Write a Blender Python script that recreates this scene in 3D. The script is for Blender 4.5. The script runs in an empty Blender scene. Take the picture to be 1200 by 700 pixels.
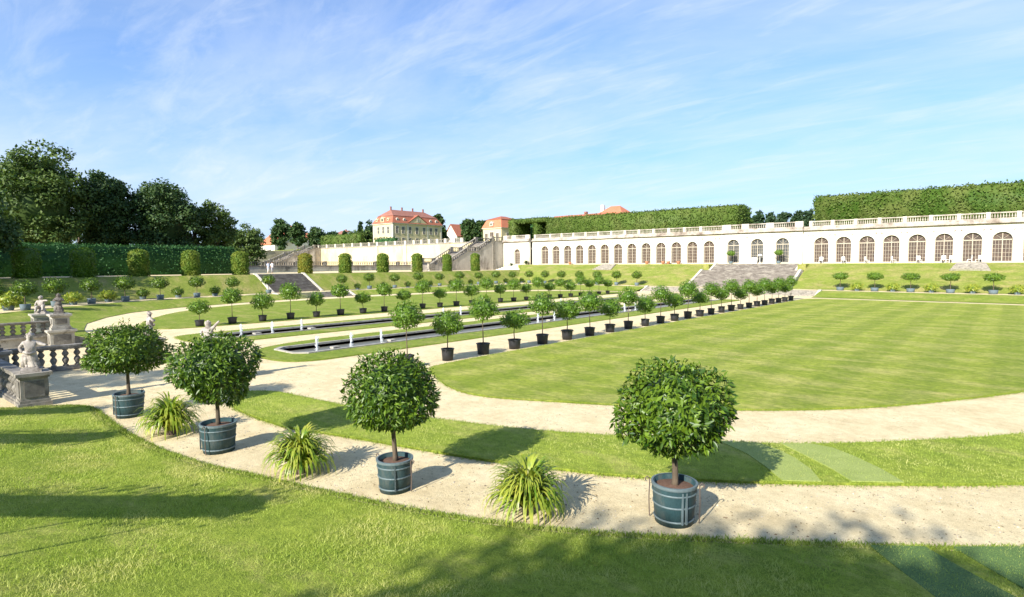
import bpy, math, random
import numpy as np
from mathutils import Vector, Matrix
from mathutils.geometry import tessellate_polygon
SC = bpy.context.scene
COL = SC.collection
RNG = np.random.default_rng(7)
random.seed(7)
ALL = (0, 1, 2)

# ------------------------------------------------------------------ camera frame (garden axes: +Y towards the orangery)
F_PX, CX, CY, EYE = 664., 600., 350., 4.
PITCH, ROLL, YAW = math.atan(40.1/664), math.radians(.29), math.radians(41.48)
R0 = Vector((math.cos(YAW), math.sin(YAW), 0)); FH = Vector((-math.sin(YAW), math.cos(YAW), 0)); ZZ = Vector((0, 0, 1))
FW = FH*math.cos(PITCH) - ZZ*math.sin(PITCH); U0 = FH*math.sin(PITCH) + ZZ*math.cos(PITCH)
RT = R0*math.cos(ROLL) - U0*math.sin(ROLL); UP = R0*math.sin(ROLL) + U0*math.cos(ROLL)
def ray(px, py): return FW*F_PX + RT*(px-CX) + UP*(CY-py)
def at(px, py, z=0.):
    d = ray(px, py); t = (z-EYE)/d.z; return (d.x*t, d.y*t)
def aty(px, py, Y):
    d = ray(px, py); t = Y/d.y; return (d.x*t, Y, EYE+d.z*t)
def atx(px, py, X):
    d = ray(px, py); t = X/d.x; return (X, d.y*t, EYE+d.z*t)

cam = bpy.data.cameras.new('camera'); co = bpy.data.objects.new('camera', cam); COL.objects.link(co)
cam.sensor_width = 36; cam.lens = 36*F_PX/1200; cam.clip_end = 6000; cam.clip_start = .1
M = Matrix((RT, UP, -FW)).transposed().to_4x4(); M.translation = Vector((0, 0, EYE)); co.matrix_world = M
SC.camera = co

# ------------------------------------------------------------------ materials
def new_mat(name):
    m = bpy.data.materials.new(name); m.use_nodes = True
    nt = m.node_tree; b = nt.nodes['Principled BSDF']; return m, nt, b
def nd(nt, t, **kw):
    n = nt.nodes.new(t)
    for k, v in kw.items(): setattr(n, k, v)
    return n
def noise(nt, scale, detail=4, rough=.6, vec=None, dist=0):
    n = nd(nt, 'ShaderNodeTexNoise'); n.inputs['Scale'].default_value = scale; n.inputs['Detail'].default_value = detail
    n.inputs['Roughness'].default_value = rough; n.inputs['Distortion'].default_value = dist
    if vec is not None: nt.links.new(vec, n.inputs['Vector'])
    return n.outputs['Fac']
def ramp(nt, fac, stops):
    r = nd(nt, 'ShaderNodeValToRGB'); nt.links.new(fac, r.inputs['Fac'])
    while len(r.color_ramp.elements) < len(stops): r.color_ramp.elements.new(.5)
    for e, (p, c) in zip(r.color_ramp.elements, stops):
        e.position = p; e.color = (*c, 1) if len(c) == 3 else c
    return r.outputs['Color']
def mix(nt, fac, a, b, blend='MIX'):
    n = nd(nt, 'ShaderNodeMix', data_type='RGBA', blend_type=blend)
    for sock, v in ((n.inputs[0], fac), (n.inputs[6], a), (n.inputs[7], b)):
        if hasattr(v, 'node'): nt.links.new(v, sock)
        elif isinstance(v, (int, float)): sock.default_value = v
        else: sock.default_value = (*v, 1)
    return n.outputs[2]
def objpos(nt, scale=(1, 1, 1), world=True, rot=0):
    g = nd(nt, 'ShaderNodeNewGeometry').outputs['Position'] if world else nd(nt, 'ShaderNodeTexCoord').outputs['Object']
    mp = nd(nt, 'ShaderNodeMapping'); mp.inputs['Scale'].default_value = scale; mp.inputs['Rotation'].default_value = (0, 0, rot)
    nt.links.new(g, mp.inputs['Vector']); return mp.outputs['Vector']
def bump(nt, b, h, strength=.3, dist=.02):
    n = nd(nt, 'ShaderNodeBump'); n.inputs['Strength'].default_value = strength; n.inputs['Distance'].default_value = dist
    nt.links.new(h, n.inputs['Height']); nt.links.new(n.outputs['Normal'], b.inputs['Normal'])
def mat_mottle(name, c1, c2, scale=2., rough=.85, c3=None, s3=.5, bumpd=.01, stretch=(1, 1, 1), fine=0, spec=.3):
    m, nt, b = new_mat(name); v = objpos(nt, stretch)
    col = ramp(nt, noise(nt, scale, 6, .65, v), [(.3, c1), (.7, c2)])
    if c3: col = mix(nt, ramp(nt, noise(nt, s3, 5, .7, v), [(.5, (0, 0, 0)), (.68, (1, 1, 1))]), col, c3)
    if fine:
        col = mix(nt, fine, col, ramp(nt, noise(nt, scale*14, 3, .6, v), [(.3, (.3, .3, .3)), (.7, (1.4, 1.4, 1.4))]), 'MULTIPLY')
    nt.links.new(col, b.inputs['Base Color']); b.inputs['Roughness'].default_value = rough
    b.inputs['Specular IOR Level'].default_value = spec
    if bumpd: bump(nt, b, noise(nt, scale*6, 5, .7, v), .5, bumpd)
    return m
def mat_leaf(name, c1, c2, rough=.45, spec=.4, trans=.25, var=.5, patch=None, ps=1.5):
    m, nt, b = new_mat(name)
    isl = nd(nt, 'ShaderNodeNewGeometry').outputs['Random Per Island']
    col = ramp(nt, isl, [(0, c1), (1, c2)])
    if patch is not None:
        col = mix(nt, ramp(nt, noise(nt, ps, 3, .6, objpos(nt)), [(.45, (0, 0, 0)), (.65, (1, 1, 1))]), col, patch)
    nt.links.new(col, b.inputs['Base Color']); b.inputs['Roughness'].default_value = rough
    b.inputs['Specular IOR Level'].default_value = spec
    if trans:
        tr = nd(nt, 'ShaderNodeBsdfTranslucent'); ms = nd(nt, 'ShaderNodeMixShader')
        mul = mix(nt, 1., col, (1.1, 1.25, .5), 'MULTIPLY'); nt.links.new(mul, tr.inputs['Color'])
        ms.inputs[0].default_value = trans; out = nt.nodes['Material Output']
        nt.links.new(b.outputs[0], ms.inputs[1]); nt.links.new(tr.outputs[0], ms.inputs[2]); nt.links.new(ms.outputs[0], out.inputs[0])
    return m
def mat_grass(name, a, bb, dry, dryness=.5, stripes=None, blades=True):
    m, nt, b = new_mat(name); v = objpos(nt)
    col = ramp(nt, noise(nt, .55, 5, .65, v), [(.3, a), (.7, bb)])
    dm = ramp(nt, noise(nt, .35, 6, .72, objpos(nt, (1, 2.2, 1), rot=.3)), [(.62-dryness*.25, (0, 0, 0)), (.80-dryness*.1, (1, 1, 1))])
    col = mix(nt, dm, col, dry)
    if stripes:
        w = nd(nt, 'ShaderNodeTexWave'); w.inputs['Scale'].default_value = stripes; w.inputs['Distortion'].default_value = .5
        w.inputs['Detail'].default_value = 2; w.bands_direction = 'X'; nt.links.new(v, w.inputs['Vector'])
        col = mix(nt, .32, col, ramp(nt, w.outputs['Fac'], [(.3, (.68, .78, .62)), (.7, (1.25, 1.2, 1.2))]), 'MULTIPLY')
    col = mix(nt, .8, col, ramp(nt, noise(nt, 5, 5, .78, v), [(.28, (.50, .58, .45)), (.72, (1.5, 1.42, 1.35))]), 'MULTIPLY')
    col = mix(nt, .7, col, ramp(nt, noise(nt, 1.6, 8, .85, objpos(nt, (1, 1.6, 1), rot=.9)), [(.36, (.80, .86, .76)), (.64, (1.2, 1.15, 1.15))]), 'MULTIPLY')
    col = mix(nt, .6, col, ramp(nt, noise(nt, 38, 3, .7, v), [(.3, (.5, .55, .45)), (.7, (1.5, 1.42, 1.4))]), 'MULTIPLY')
    nt.links.new(col, b.inputs['Base Color']); b.inputs['Roughness'].default_value = .9; b.inputs['Specular IOR Level'].default_value = .15
    bump(nt, b, noise(nt, 30, 4, .8, v), .9, .05)
    return m
def mat_plain(name, c, rough=.6, metal=0, spec=.5):
    m, nt, b = new_mat(name)
    col = mix(nt, .5, c, ramp(nt, noise(nt, 9, 4, .6, objpos(nt)), [(.3, tuple(x*.7 for x in c)), (.7, tuple(min(1, x*1.25) for x in c))]))
    nt.links.new(col, b.inputs['Base Color']); b.inputs['Roughness'].default_value = rough; b.inputs['Metallic'].default_value = metal
    b.inputs['Specular IOR Level'].default_value = spec
    return m
def mat_gravel():
    m, nt, b = new_mat('pale_gravel'); v = objpos(nt)
    col = ramp(nt, noise(nt, .9, 6, .65, v), [(.3, (.60, .485, .28)), (.55, (.72, .605, .37)), (.8, (.77, .665, .43))])
    col = mix(nt, .65, col, ramp(nt, noise(nt, 45, 4, .8, v), [(.28, (.55, .52, .5)), (.6, (1.15, 1.15, 1.15))]), 'MULTIPLY')
    col = mix(nt, .8, col, ramp(nt, noise(nt, 4.5, 6, .75, v), [(.3, (.80, .78, .75)), (.62, (1.1, 1.1, 1.1))]), 'MULTIPLY')
    sp = ramp(nt, noise(nt, 16, 2, .5, v), [(.62, (0, 0, 0)), (.67, (1, 1, 1))])
    sp2 = ramp(nt, noise(nt, .7, 3, .6, v), [(.5, (0, 0, 0)), (.62, (.7, .7, .7))])
    col = mix(nt, mix(nt, 1., sp, sp2, 'MULTIPLY'), col, (.22, .16, .10))
    nt.links.new(col, b.inputs['Base Color']); b.inputs['Roughness'].default_value = .95; b.inputs['Specular IOR Level'].default_value = .1
    bump(nt, b, mix(nt, .5, noise(nt, 55, 4, .8, v), noise(nt, 5, 5, .7, v)), 1., .04)
    return m

G_A, G_B, G_D = (.215, .285, .036), (.30, .365, .055), (.48, .44, .16)
MT = dict(
    gravel=mat_gravel(),
    grass=mat_grass('lawn_grass', G_A, G_B, G_D, .45),
    grass_main=mat_grass('mown_lawn_grass', (.20, .262, .032), (.275, .322, .050), (.44, .40, .15), .66, stripes=.14),
    grass_bank=mat_grass('bank_grass', (.165, .225, .030), (.22, .275, .044), (.36, .33, .12), .55),
    grass_slope=mat_grass('slope_grass', (.15, .195, .030), (.22, .255, .055), (.34, .28, .13), .66),
    blade=mat_leaf('grass_blade', (.25, .34, .045), (.46, .53, .12), .6, .2, .36, patch=(.60, .56, .22), ps=.9),
    fringe=mat_leaf('edge_grass_blade', (.15, .22, .025), (.25, .31, .05), .7, .15, .2),
    turf=mat_mottle('artificial_turf', (.245, .30, .07), (.31, .36, .10), 3, .9, fine=.6, bumpd=.004),
    turf_shaded=mat_mottle('shaded_turf', (.085, .15, .036), (.115, .185, .05), 3, .9, fine=.6, bumpd=.004),  # darker copy of the turf, with the foreground shade put into its colour
    leaf=mat_leaf('laurel_leaf', (.020, .062, .005), (.135, .215, .014), .42, .4, .22),
    leaf2=mat_leaf('citrus_leaf', (.06, .135, .010), (.16, .26, .025), .42, .4, .28),
    leaf3=mat_leaf('pale_laurel_leaf', (.06, .14, .02), (.12, .22, .04), .45, .35, .25),
    agap=mat_leaf('strap_leaf', (.09, .19, .012), (.34, .40, .05), .4, .45, .35, patch=(.42, .42, .06), ps=3),
    hedge=mat_leaf('hornbeam_leaf', (.05, .105, .012), (.115, .165, .032), .6, .2, .2, patch=(.125, .16, .038), ps=.3),
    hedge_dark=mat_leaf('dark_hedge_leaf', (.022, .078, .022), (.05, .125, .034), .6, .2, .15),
    topi=mat_leaf('yew_leaf', (.07, .135, .015), (.17, .24, .03), .6, .2, .15, patch=(.20, .235, .035), ps=.9),
    topi_gold=mat_leaf('golden_yew_leaf', (.16, .17, .02), (.30, .25, .035), .6, .2, .15, patch=(.16, .20, .03), ps=.9),
    tree=mat_leaf('tree_leaf', (.022, .060, .018), (.08, .125, .035), .55, .25, .2),
    tree_l=mat_leaf('light_tree_leaf', (.038, .08, .016), (.125, .175, .04), .55, .25, .22),
    tree_b=mat_leaf('bluish_tree_leaf', (.03, .065, .03), (.06, .10, .045), .6, .2, .2),  # bluish tone; on the far trees distance haze is put into the leaf colour
    bark=mat_mottle('bark', (.065, .05, .035), (.14, .105, .07), 12, .9, stretch=(1, 1, .25), bumpd=.01),
    soil=mat_mottle('soil', (.10, .055, .035), (.17, .10, .07), 25, .95, bumpd=.02),
    tub=mat_mottle('blue_green_paint', (.015, .042, .048), (.032, .068, .075), 5, .55, c3=(.075, .09, .085), s3=4, stretch=(1, 1, .3), fine=.25, bumpd=.004),
    tubgrey=mat_mottle('grey_blue_paint', (.09, .13, .15), (.14, .18, .20), 5, .6),
    black=mat_plain('black_plastic', (.018, .018, .02), .5),
    hoop=mat_plain('galvanised_iron', (.12, .16, .17), .6, .2),
    iron=mat_plain('rusty_iron', (.16, .12, .10), .6, .5),
    stone=mat_mottle('weathered_stone', (.22, .195, .155), (.37, .335, .28), 4, .9, c3=(.12, .11, .09), s3=2.2, fine=.3, bumpd=.012),
    stone_dark=mat_mottle('dark_stone', (.10, .09, .075), (.21, .19, .16), 5, .9, c3=(.30, .28, .24), s3=2.6, fine=.3, bumpd=.012),
    stone_pale=mat_mottle('pale_stone', (.33, .30, .25), (.46, .43, .36), 3, .9, c3=(.18, .155, .125), s3=2.5, fine=.25, bumpd=.012),
    stone_grey=mat_mottle('grey_stained_wall', (.40, .36, .30), (.56, .51, .44), .7, .95, c3=(.16, .14, .12), s3=.45, stretch=(1, 1, .45), fine=.25, bumpd=.02),
    kerb=mat_mottle('light_kerb_stone', (.45, .41, .33), (.62, .57, .48), 2, .9),
    steps=mat_mottle('stair_stone', (.10, .085, .072), (.245, .215, .18), 1.4, .95, c3=(.33, .30, .25), s3=.9, stretch=(1, 1, 3), fine=.3, bumpd=.02),
    statue=mat_mottle('statue_stone', (.32, .28, .24), (.52, .465, .41), 9, .85, c3=(.12, .095, .08), s3=5, fine=.45, bumpd=.01),
    statue_dark=mat_mottle('blackened_statue_stone', (.07, .06, .055), (.17, .15, .13), 6, .85, c3=(.26, .24, .21), s3=4, bumpd=.01),
    plaster=mat_mottle('white_plaster', (.60, .56, .47), (.68, .65, .57), .5, .9, c3=(.56, .47, .32), s3=.28, fine=.12, bumpd=.006),
    cream=mat_mottle('cream_plaster', (.52, .44, .25), (.63, .56, .36), .35, .9, c3=(.42, .33, .20), s3=.22, stretch=(1, 1, .5), fine=.15, bumpd=.01),
    manor=mat_mottle('yellow_plaster', (.54, .43, .24), (.62, .51, .31), .6, .9, bumpd=0),
    trimw=mat_mottle('pale_trim', (.50, .45, .36), (.60, .55, .45), 1, .9, bumpd=0),
    corn=mat_mottle('cornice_stone', (.30, .25, .20), (.54, .49, .42), .9, .9, c3=(.17, .13, .10), s3=.6, fine=.2, bumpd=.01),
    frame=mat_plain('window_frame_paint', (.38, .33, .25), .6),
    frame_w=mat_plain('white_frame_paint', (.7, .68, .62), .6),
    pane=mat_mottle('window_pane', (.030, .021, .017), (.12, .078, .056), 1.8, .3, bumpd=0, spec=.5),
    pane_dark=mat_mottle('dark_window_pane', (.035, .038, .04), (.075, .075, .07), 1.2, .4, bumpd=0, spec=.4),
    rooft=mat_mottle('red_roof_tiles', (.30, .095, .055), (.40, .145, .085), 1.2, .85, fine=.3, bumpd=.02),
    roofo=mat_mottle('orange_roof_tiles', (.46, .15, .075), (.56, .20, .11), 1.2, .85, fine=.2, bumpd=.02),
    roofd=mat_mottle('old_roof_tiles', (.24, .10, .07), (.33, .15, .11), 1.2, .85, fine=.3, bumpd=.02),
    white=mat_plain('white_paint', (.78, .78, .76), .5),
    terra=mat_plain('terracotta', (.42, .20, .11), .8),
    skin=mat_plain('skin', (.45, .28, .2), .6), cloth_a=mat_plain('pale_blue_cloth', (.45, .50, .62), .8),
    cloth_b=mat_plain('white_cloth', (.72, .70, .70), .8), cloth_c=mat_plain('grey_trousers', (.28, .28, .31), .8), hair=mat_plain('hair', (.05, .035, .025), .7),
    pebble=mat_leaf('pebble_stone', (.18, .14, .10), (.62, .54, .42), .8, .2, 0),
    deadleaf=mat_leaf('fallen_leaf', (.10, .055, .025), (.25, .15, .07), .8, .1, 0),
)
def water_mat():
    m, nt, b = new_mat('basin_water'); b.inputs['Base Color'].default_value = (.17, .17, .14, 1); b.inputs['Roughness'].default_value = .3
    bump(nt, b, noise(nt, 7, 3, .6, objpos(nt)), .8, .05); return m
MT['water'] = water_mat()
def jet_mat():
    m, nt, b = new_mat('spraying_water'); b.inputs['Base Color'].default_value = (.85, .88, .9, 1); b.inputs['Roughness'].default_value = .3
    b.inputs['Alpha'].default_value = .6; return m
MT['jet'] = jet_mat()

# ------------------------------------------------------------------ mesh helpers
def tag(o, label=None, cat=None, group=None, kind=None):
    if label: o['label'] = label
    if cat: o['category'] = cat
    if group: o['group'] = group
    if kind: o['kind'] = kind
    return o
def thing(name, label, cat, loc=(0, 0, 0), rotz=0, group=None):
    o = bpy.data.objects.new(name, None); COL.objects.link(o); o.location = loc; o.rotation_euler = (0, 0, rotz)
    o.empty_display_size = .2
    return tag(o, label, cat, group)
def link(name, me, mats, parent=None, smooth=False):
    if not isinstance(mats, (list, tuple)): mats = [mats]
    for m in mats: me.materials.append(m)
    if smooth: me.polygons.foreach_set('use_smooth', [True]*len(me.polygons))
    o = bpy.data.objects.new(name, me); COL.objects.link(o)
    if parent: o.parent = parent
    return o
class MB:
    def __init__(s): s.v = []; s.f = []
    def raw(s, vs, fs):
        n = len(s.v); s.v += [tuple(x) for x in vs]; s.f += [tuple(i+n for i in f) for f in fs]; return s
    def box(s, x0, x1, y0, y1, z0, z1):
        return s.raw([(x0, y0, z0), (x1, y0, z0), (x1, y1, z0), (x0, y1, z0), (x0, y0, z1), (x1, y0, z1), (x1, y1, z1), (x0, y1, z1)],
                     [(0, 3, 2, 1), (4, 5, 6, 7), (0, 1, 5, 4), (1, 2, 6, 5), (2, 3, 7, 6), (3, 0, 4, 7)])
    def lathe(s, prof, c=(0, 0, 0), n=16, cap=True):
        vs = []; fs = []
        for r, z in prof:
            for k in range(n):
                a = 2*math.pi*k/n; vs.append((c[0]+r*math.cos(a), c[1]+r*math.sin(a), c[2]+z))
        for i in range(len(prof)-1):
            for k in range(n):
                a, b = i*n+k, i*n+(k+1) % n; fs.append((a, b, b+n, a+n))
        if cap:
            fs.append(tuple(range(n-1, -1, -1))); fs.append(tuple(range((len(prof)-1)*n, len(prof)*n)))
        return s.raw(vs, fs)
    def tube(s, pts, rad, n=8):
        pts = [Vector(p) for p in pts]
        if not isinstance(rad, (list, tuple)): rad = [rad]*len(pts)
        vs = []; fs = []; prev = None
        for i, p in enumerate(pts):
            d = (pts[min(i+1, len(pts)-1)]-pts[max(i-1, 0)]).normalized()
            a = d.orthogonal().normalized() if prev is None else (prev-d*prev.dot(d)).normalized()
            prev = a; b = d.cross(a)
            for k in range(n):
                t = 2*math.pi*k/n; vs.append(p+(a*math.cos(t)+b*math.sin(t))*rad[i])
        for i in range(len(pts)-1):
            for k in range(n):
                u, w = i*n+k, i*n+(k+1) % n; fs.append((u, w, w+n, u+n))
        fs.append(tuple(range(n-1, -1, -1))); fs.append(tuple(range((len(pts)-1)*n, len(pts)*n)))
        return s.raw(vs, fs)
    def prism(s, poly, z0, z1, holes=()):            # polygon in plan with thickness; z0/z1 number or function
        g0 = z0 if callable(z0) else (lambda x, y: z0); g1 = z1 if callable(z1) else (lambda x, y: z1)
        loops = [list(poly)]+[list(h) for h in holes]; flat = [p for l in loops for p in l]; n = len(flat)
        vs = [(x, y, g1(x, y)) for x, y in flat]+[(x, y, g0(x, y)) for x, y in flat]
        tris = tessellate_polygon([[Vector((x, y, 0)) for x, y in l] for l in loops]); fs = []
        for t in tris:
            a, b, c = [flat[i] for i in t]
            if (b[0]-a[0])*(c[1]-a[1])-(b[1]-a[1])*(c[0]-a[0]) < 0: t = t[::-1]
            fs.append(tuple(t))
        o = 0
        for l in loops:
            m = len(l)
            for i in range(m): j = (i+1) % m; fs.append((o+i, o+j, n+o+j, n+o+i))
            o += m
        return s.raw(vs, fs)
    def extr(s, poly, f0, f1):                      # polygon (a,b) extruded between two mapping functions
        n = len(poly); vs = [f0(*p) for p in poly]+[f1(*p) for p in poly]
        fs = [tuple(range(n)), tuple(range(2*n-1, n-1, -1))]+[(i, (i+1) % n, n+(i+1) % n, n+i) for i in range(n)]
        return s.raw(vs, fs)
    def build(s, name, mat, parent=None, smooth=False, label=None):
        me = bpy.data.meshes.new(name); me.from_pydata(s.v, [], s.f); me.update()
        import bmesh
        bm = bmesh.new(); bm.from_mesh(me); bmesh.ops.recalc_face_normals(bm, faces=bm.faces); bm.to_mesh(me); bm.free()
        o = link(name, me, mat, parent, smooth)
        if label: o['label'] = label
        return o
def np_mesh(name, V, T):
    me = bpy.data.meshes.new(name); V = np.asarray(V, np.float32); T = np.asarray(T, np.int32); k = T.shape[1]
    me.vertices.add(len(V)); me.vertices.foreach_set('co', V.ravel())
    me.loops.add(T.size); me.loops.foreach_set('vertex_index', T.ravel())
    me.polygons.add(len(T)); me.polygons.foreach_set('loop_start', np.arange(0, T.size, k, dtype=np.int32))
    me.polygons.foreach_set('loop_total', np.full(len(T), k, np.int32)); me.update(calc_edges=True); return me
def unit(a): return a/np.maximum(np.linalg.norm(a, axis=1, keepdims=True), 1e-6)
def leaf_arrays(P, D, N, L, W):
    """diamond leaves folded along the midrib: P base points, D axes, N approx normals"""
    n = len(P); D = unit(D); S = unit(np.cross(D, N)); NN = np.cross(S, D)
    L = np.broadcast_to(np.asarray(L, float).reshape(-1, 1), (n, 1)); W = np.broadcast_to(np.asarray(W, float).reshape(-1, 1), (n, 1))
    a = P; t = P+D*L-NN*L*.12; m = P+D*L*.45+NN*L*.03
    V = np.stack([a, m+S*W*.5, t, m-S*W*.5], 1).reshape(-1, 3)
    b = np.arange(n)[:, None]*4; T = np.concatenate([b+np.array([[0, 1, 2]]), b+np.array([[0, 2, 3]])], 0)
    return V, T
def merge(parts):
    Vs, Ts, o = [], [], 0
    for V, T in parts: Vs.append(V); Ts.append(T+o); o += len(V)
    return np.concatenate(Vs), np.concatenate(Ts)
def rdir(n, rng): return unit(rng.normal(size=(n, 3)))
def lump(D, rng, k=5, amp=.12, freq=3.):
    r = np.ones(len(D))
    for _ in range(k): r += amp/k**.5*np.sin(D@(rng.normal(size=3)*freq)+rng.uniform(0, 6.28))
    return r
def ico_core(rx, ry, rz, cz, rng, flat=1.):
    mb = MB(); prof = []
    for i in range(1, 10):
        t = -math.pi/2+math.pi*i/10; prof.append((math.cos(t), math.sin(t)*(flat if t < 0 else 1)))
    mb.lathe(prof, (0, 0, 0), 14); V = np.array(mb.v)*[rx, ry, rz]+[0, 0, cz]
    T = []
    for f in mb.f:
        for i in range(1, len(f)-1): T.append((f[0], f[i], f[i+1]))
    return V, np.array(T)
def crown_mesh(name, r, rz, cz, n, L, W, seed, flat=.6, amp=.12, droop=.6, core=.74):
    rng = np.random.default_rng(seed); D = rdir(n, rng); f = lump(D, rng, 6, amp, 3.4)*(1-.30*rng.random(n)**2.2)
    P = D*np.array([r, r, rz])*f[:, None]; P[:, 2] = np.where(P[:, 2] < 0, P[:, 2]*flat, P[:, 2]); P[:, 2] += cz
    A = unit(D)*.5+rdir(n, rng)*.95+np.array([0, 0, -droop*.75])
    N = D+rdir(n, rng)*.75+np.array([0, 0, .35])
    Ls = L*rng.uniform(.5, 1.3, n)
    V, T = leaf_arrays(P, A, N, Ls, Ls*W*rng.uniform(.8, 1.25, n))
    # a few shoots poking out at the top
    k = max(4, n//110); D2 = rdir(k, rng); D2[:, 2] = np.abs(D2[:, 2])+.2; D2 = unit(D2); parts = [(V, T)]
    base = D2*np.array([r, r, rz])*.92+[0, 0, cz]
    for j in range(4):
        parts.append(leaf_arrays(base+D2*(L*.35*j), D2*.6+rdir(k, rng)*.6, D2+rdir(k, rng)*.6, L*.7, L*.7*W))
    parts.append(ico_core(r*core, r*core, rz*core, cz, rng, flat))
    return np_mesh(name, *merge(parts))
def copy_tree(o, parent=None):
    c = o.copy(); COL.objects.link(c)
    if parent is not None: c.parent = parent
    for ch in kids(o): copy_tree(ch, c)
    return c
def kids(o): return [x for x in list(COL.objects) if x.parent is o]
ORD = 'first second third fourth fifth sixth seventh eighth ninth tenth eleventh twelfth thirteenth fourteenth fifteenth sixteenth seventeenth eighteenth nineteenth twentieth twenty-first twenty-second twenty-third twenty-fourth twenty-fifth twenty-sixth'.split()

def scatter_box_leaves(faces, dens, L, W, rng, jit=.1, up=.2):
    """leaf cards over rectangles given as (origin, edge_u, edge_v, normal)"""
    parts = []
    for o, u, v, nrm in faces:
        o, u, v, nrm = map(lambda a: np.array(a, float), (o, u, v, nrm)); n = int(np.linalg.norm(u)*np.linalg.norm(v)*dens)
        if n < 1: continue
        a, b = rng.random((n, 1)), rng.random((n, 1)); P = o+u*a+v*b
        bulge = np.sin(a*np.linalg.norm(u)*1.3+rng.uniform(0, 6))*.5+np.sin(b*np.linalg.norm(v)*2.1+a*3)*.5
        P = P+nrm*(rng.normal(size=(n, 1))*jit+bulge*jit*.8)
        A = rdir(n, rng)*.8+nrm*.4; N = nrm*.9+rdir(n, rng)*.8+np.array([0, 0, up]); Ls = L*rng.uniform(.6, 1.25, n)
        parts.append(leaf_arrays(P, A, N, Ls, Ls*W))
    return merge(parts)
def hedge_box(name, label, x0, x1, y0, y1, z0, z1, mat, dens=22, L=.32, cat='hedge', jit=.1, zt=None, group=None, seed=1):
    rng = np.random.default_rng(seed); root = thing(name, label, cat, ((x0+x1)/2, (y0+y1)/2, z0), 0, group)
    cx, cy = (x0+x1)/2, (y0+y1)/2; a, b = (x1-x0)/2, (y1-y0)/2; h = z1-z0
    F = [((-a, -b, 0), (2*a, 0, 0), (0, 0, h), (0, -1, 0)), ((a, -b, 0), (0, 2*b, 0), (0, 0, h), (1, 0, 0)),
         ((-a, -b, 0), (0, 2*b, 0), (0, 0, h), (-1, 0, 0)), ((-a, -b, h), (2*a, 0, 0), (0, 2*b, 0), (0, 0, 1)), ((-a, b, 0), (2*a, 0, 0), (0, 0, h), (0, 1, 0))]
    V, T = scatter_box_leaves(F, dens, L, .6, rng, jit)
    c = MB().box(-a+.1, a-.1, -b+.1, b-.1, .05, h-.1); cT = []
    for f in c.f: cT += [(f[0], f[1], f[2]), (f[0], f[2], f[3])]
    V, T = merge([(V, T), (np.array(c.v), np.array(cT))])
    link('foliage', np_mesh('foliage', V, T), mat, root)
    mb = MB()
    n = max(2, int(max(a, b)*2/3.5))
    for i in range(n):
        t = (i+.5)/n*2-1; px, py = (t*a, 0) if a > b else (0, t*b); mb.tube([(px, py, -.1), (px, py, h*.6)], [.09, .05], 6)
    mb.build('stems', MT['bark'], root); return root

# ------------------------------------------------------------------ ground heights
EDGE = [(-30, 1.2), (-24, 1.6), (-21.6, 1.9), (-20.9, 2.5), (-20.3, 3.5), (-19.6, 3.93), (-19.0, 3.95), (-17.05, 3.87), (-15.5, 3.85), (-14, 3.93), (-12.07, 4.2), (-10.83, 4.59), (-9.93, 4.81), (-8.58, 5.22), (-6.91, 5.73), (-5.35, 6.42), (-4.47, 6.93), (-3.45, 7.61), (-2.49, 8.31), (-1.55, 8.99), (-.64, 9.68), (.25, 10.39), (1.6, 11.9), (3.4, 14.6), (5.2, 18.4), (6.6, 23), (8, 32)]
def resample(pts, step):
    out = [pts[0]]
    for a, b in zip(pts, pts[1:]):
        d = math.dist(a, b); n = max(1, int(d/step))
        for i in range(1, n+1): out.append((a[0]+(b[0]-a[0])*i/n, a[1]+(b[1]-a[1])*i/n))
    return out
def smooth_line(pts, it=3, closed=False):
    for _ in range(it):
        q = [] if closed else [pts[0]]
        n = len(pts)
        for i in range(n if closed else n-1):
            a, b = pts[i], pts[(i+1) % n]; q += [(a[0]*.75+b[0]*.25, a[1]*.75+b[1]*.25), (a[0]*.25+b[0]*.75, a[1]*.25+b[1]*.75)]
        if not closed: q.append(pts[-1])
        pts = q
    return pts
EDGES = smooth_line(EDGE, 2)
SD = np.array([.5, -.866])
_e = np.array(EDGES); _e0, _e1 = _e[:-1], _e[1:]-_e[:-1]
def bank_off(x, y):
    """distance from the lawn edge measured down the sweep direction, for arrays"""
    x = np.asarray(x, float); y = np.asarray(y, float); out = np.full(x.shape, -1.)
    den = SD[0]*_e1[:, 1]-SD[1]*_e1[:, 0]
    for i in range(len(_e0)):
        if abs(den[i]) < 1e-9: continue
        rx, ry = x-_e0[i, 0], y-_e0[i, 1]
        t = (rx*_e1[i, 1]-ry*_e1[i, 0])/den[i]; u = (rx*SD[1]-ry*SD[0])/(-den[i])*-1
        u = (rx*SD[1]-ry*SD[0])/(_e1[i, 0]*SD[1]-_e1[i, 1]*SD[0])
        ok = (u >= 0) & (u <= 1) & (t > 0); out = np.where(ok, np.maximum(out, t), out)
    return out
def hbank(t):
    s = np.clip(t/15., 0, 1); return .05+2.15*(s*s*(3-2*s))
def fg_z(x, y): return float(hbank(bank_off(np.array([x]), np.array([y])))[0])

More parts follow.
